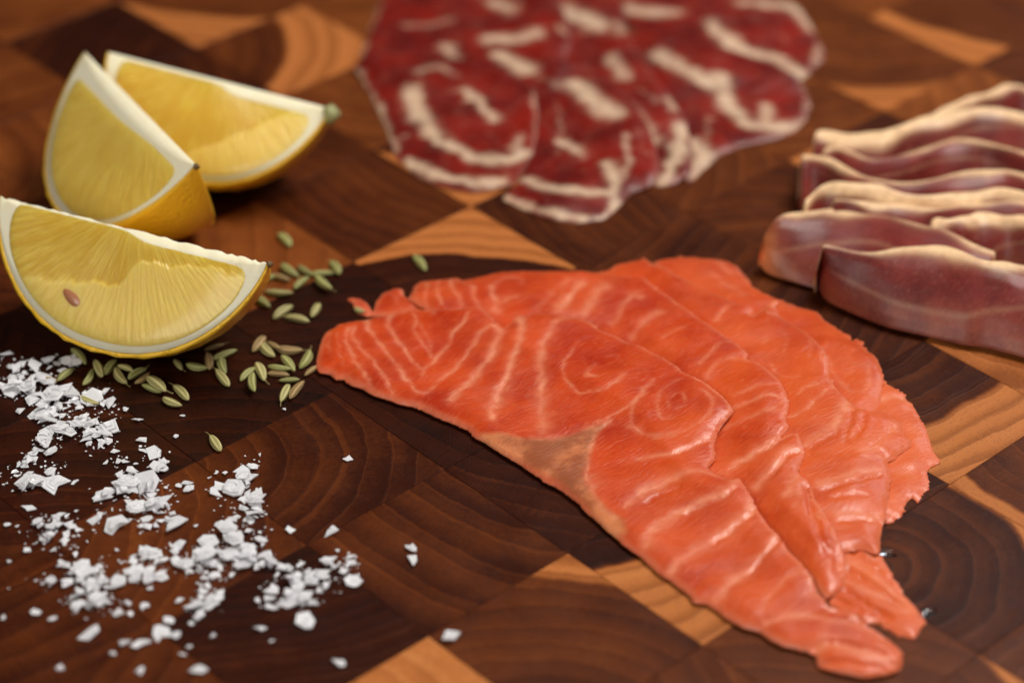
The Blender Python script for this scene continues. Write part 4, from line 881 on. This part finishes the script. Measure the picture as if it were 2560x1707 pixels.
uniq = {(2054, 1361): 'square salt flake at the joint beside the pale block at the bottom', (1892, 1010): 'lower of two salt flakes on the brown block left of the salmon', (1881, 953): 'upper of two salt flakes on the brown block left of the salmon',
        (1590, 545): 'lone salt flake on the reddish block left of the salmon', (1400, 1295): 'blurred salt flake alone below the rightmost salt heap', (1555, 1480): 'three-pointed blurred salt flake nearest the pale block at the bottom',
        (1510, 880): 'cross-shaped salt flake above the rightmost salt heap', (1330, 870): 'thin sliver of salt between the upright trail and the salmon', (530, 860): 'large fan-shaped salt flake below left of the central heap',
        (410, 1345): 'large blurred salt flake at lower left below the heap', (905, 1510): 'oblong blurred salt flake at the very bottom', (130, 770): 'single salt flake left of the central heap on dark wood'}
SC_Z = REG['z'][2]
for lab in HEAPS:      # single out the flakes one can point at in each heap
    idx = [i for i, f in enumerate(flakes) if f[3] == lab]
    big = sorted(idx, key=lambda i: -flakes[i][2])[:max(4, len(idx) // 2)]
    names = {}
    for word, key in (('largest', lambda i: flakes[i][2]), ('leftmost large', lambda i: -flakes[i][0]), ('rightmost large', lambda i: flakes[i][0]), ('nearest large', lambda i: flakes[i][1]), ('farthest large', lambda i: -flakes[i][1])):
        j = max((i for i in big if i not in names), key=key); names[j] = word + ' white flake of the ' + lab
    mx_, my_ = np.median([flakes[i][0] for i in idx]), np.median([flakes[i][1] for i in idx])
    for i in idx:
        pos = ('upper' if flakes[i][1] < my_ else 'lower') + (' left' if flakes[i][0] < mx_ else ' right')
        flakes[i] = flakes[i][:3] + (names.get(i, 'salt flake in the ' + pos + ' of the ' + lab),)
order = sorted(range(len(flakes)), key=lambda i: -flakes[i][2])
keep = set(order[:300])
hx = []
crumbV, crumbF = [], []
def flake_matrix(p, size, tilt):
    sz = size * SC_Z * MM * 1.12
    return Matrix.Translation(Vector(p)) @ Matrix.Rotation(rs.uniform(0, 6.28), 4, 'Z') @ Matrix.Rotation(tilt, 4, 'X') @ Matrix.Rotation(rs.uniform(-.2, .2), 4, 'Y') @ Matrix.Diagonal((sz, sz, sz * (1 if rs.random() < .7 else -1), 1))
for i, (x, y, size, lab) in enumerate(flakes):
    g = ground([(x * SC_Z, 850 + y * SC_Z)])[0]
    near = sum(1 for (q, sz) in hx if (q[0] - g[0]) ** 2 + (q[1] - g[1]) ** 2 < (.45 * sz) ** 2)
    z = .0002 + min(near, 7) * .00042
    hx.append((g, size * SC_Z * MM))
    g = ground([(x * SC_Z, 850 + y * SC_Z)], z * .6)[0]
    tilt = rs.uniform(-.25, .25) + (rs.uniform(-.4, .4) if near else 0)
    Mx = flake_matrix((g[0], g[1], z + .00022 + abs(math.sin(tilt)) * size * SC_Z * MM * .28), size, tilt)
    k = rs.randrange(len(FLAKE))
    if i in keep:
        o = bpy.data.objects.new('salt_flake', FLAKE[k]); col.objects.link(o); o.matrix_world = Mx
        tag(o, uniq.get((x, y), lab), 'salt flake', 'scattered flaky salt')
    else:
        V, F = GEO[k]; b = len(crumbV)
        crumbV += [tuple(Mx @ Vector(v)) for v in V]; crumbF += [tuple(q + b for q in f) for f in F]
for lab, cl in HEAPS.items():
    for (cx, cy, rx, ry, n) in cl:
        for _ in range(max(8, int(n * 2.2))):
            a = rs.uniform(0, 6.283); q = rs.uniform(.2, 1.8)
            x, y = cx + q * rx * math.cos(a), cy + q * ry * math.sin(a)
            if x > 1680 or y < 60: continue
            g = ground([(x * SC_Z, 850 + y * SC_Z)])[0]
            Mx = flake_matrix((g[0], g[1], .0003), rs.uniform(4, 15), rs.uniform(-.3, .3)); V, F = GEO[rs.randrange(len(GEO))]; b = len(crumbV)
            crumbV += [tuple(Mx @ Vector(v)) for v in V]; crumbF += [tuple(q_ + b for q_ in f) for f in F]
o = mesh_obj('salt_crumbs', crumbV, crumbF, SALT, None, False)
tag(o, 'fine white salt crumbs strewn among the larger flakes', 'salt', kind='stuff')

# ------------------------------------------------------------------ drops of brine beside the salmon tail
BRINE = simple('brine', color=(.95, .97, 1.0), rough=.03, trans=1.0, ior=1.33)
def brine_drop(px, rx, ry, label, seed):
    r = random.Random(seed); V, F = [], []
    for q, (k, h) in enumerate(((1.0, 0), (.93, .35), (.75, .68), (.45, .92), (.12, 1.0))):
        for j in range(20):
            a = j * math.pi / 10; w = 1 + .16 * math.sin(2 * a + seed) + .08 * math.sin(3 * a + 2 * seed)
            V.append((rx * k * w * math.cos(a), ry * k * w * math.sin(a), h * .0011))
    for q in range(4):
        for j in range(20): F.append((q * 20 + j, q * 20 + (j + 1) % 20, (q + 1) * 20 + (j + 1) % 20, (q + 1) * 20 + j))
    F += [tuple(range(20))[::-1], tuple(80 + j for j in range(20))]
    o = mesh_obj('brine_drop', V, F, BRINE)
    g = ground([px])[0]; o.location = (g[0], g[1], .0001); o.rotation_euler = (0, 0, r.uniform(0, 3))
    tag(o, label, 'drop', 'drops of brine')
brine_drop(tr('s6 1925,850')[0], .0022, .0015, 'clear brine drop at the very end of the salmon tail', 1)
brine_drop(tr('s6 1530,230')[0], .0017, .0009, 'clear brine drop on the dark block beside the salmon tail', 2)
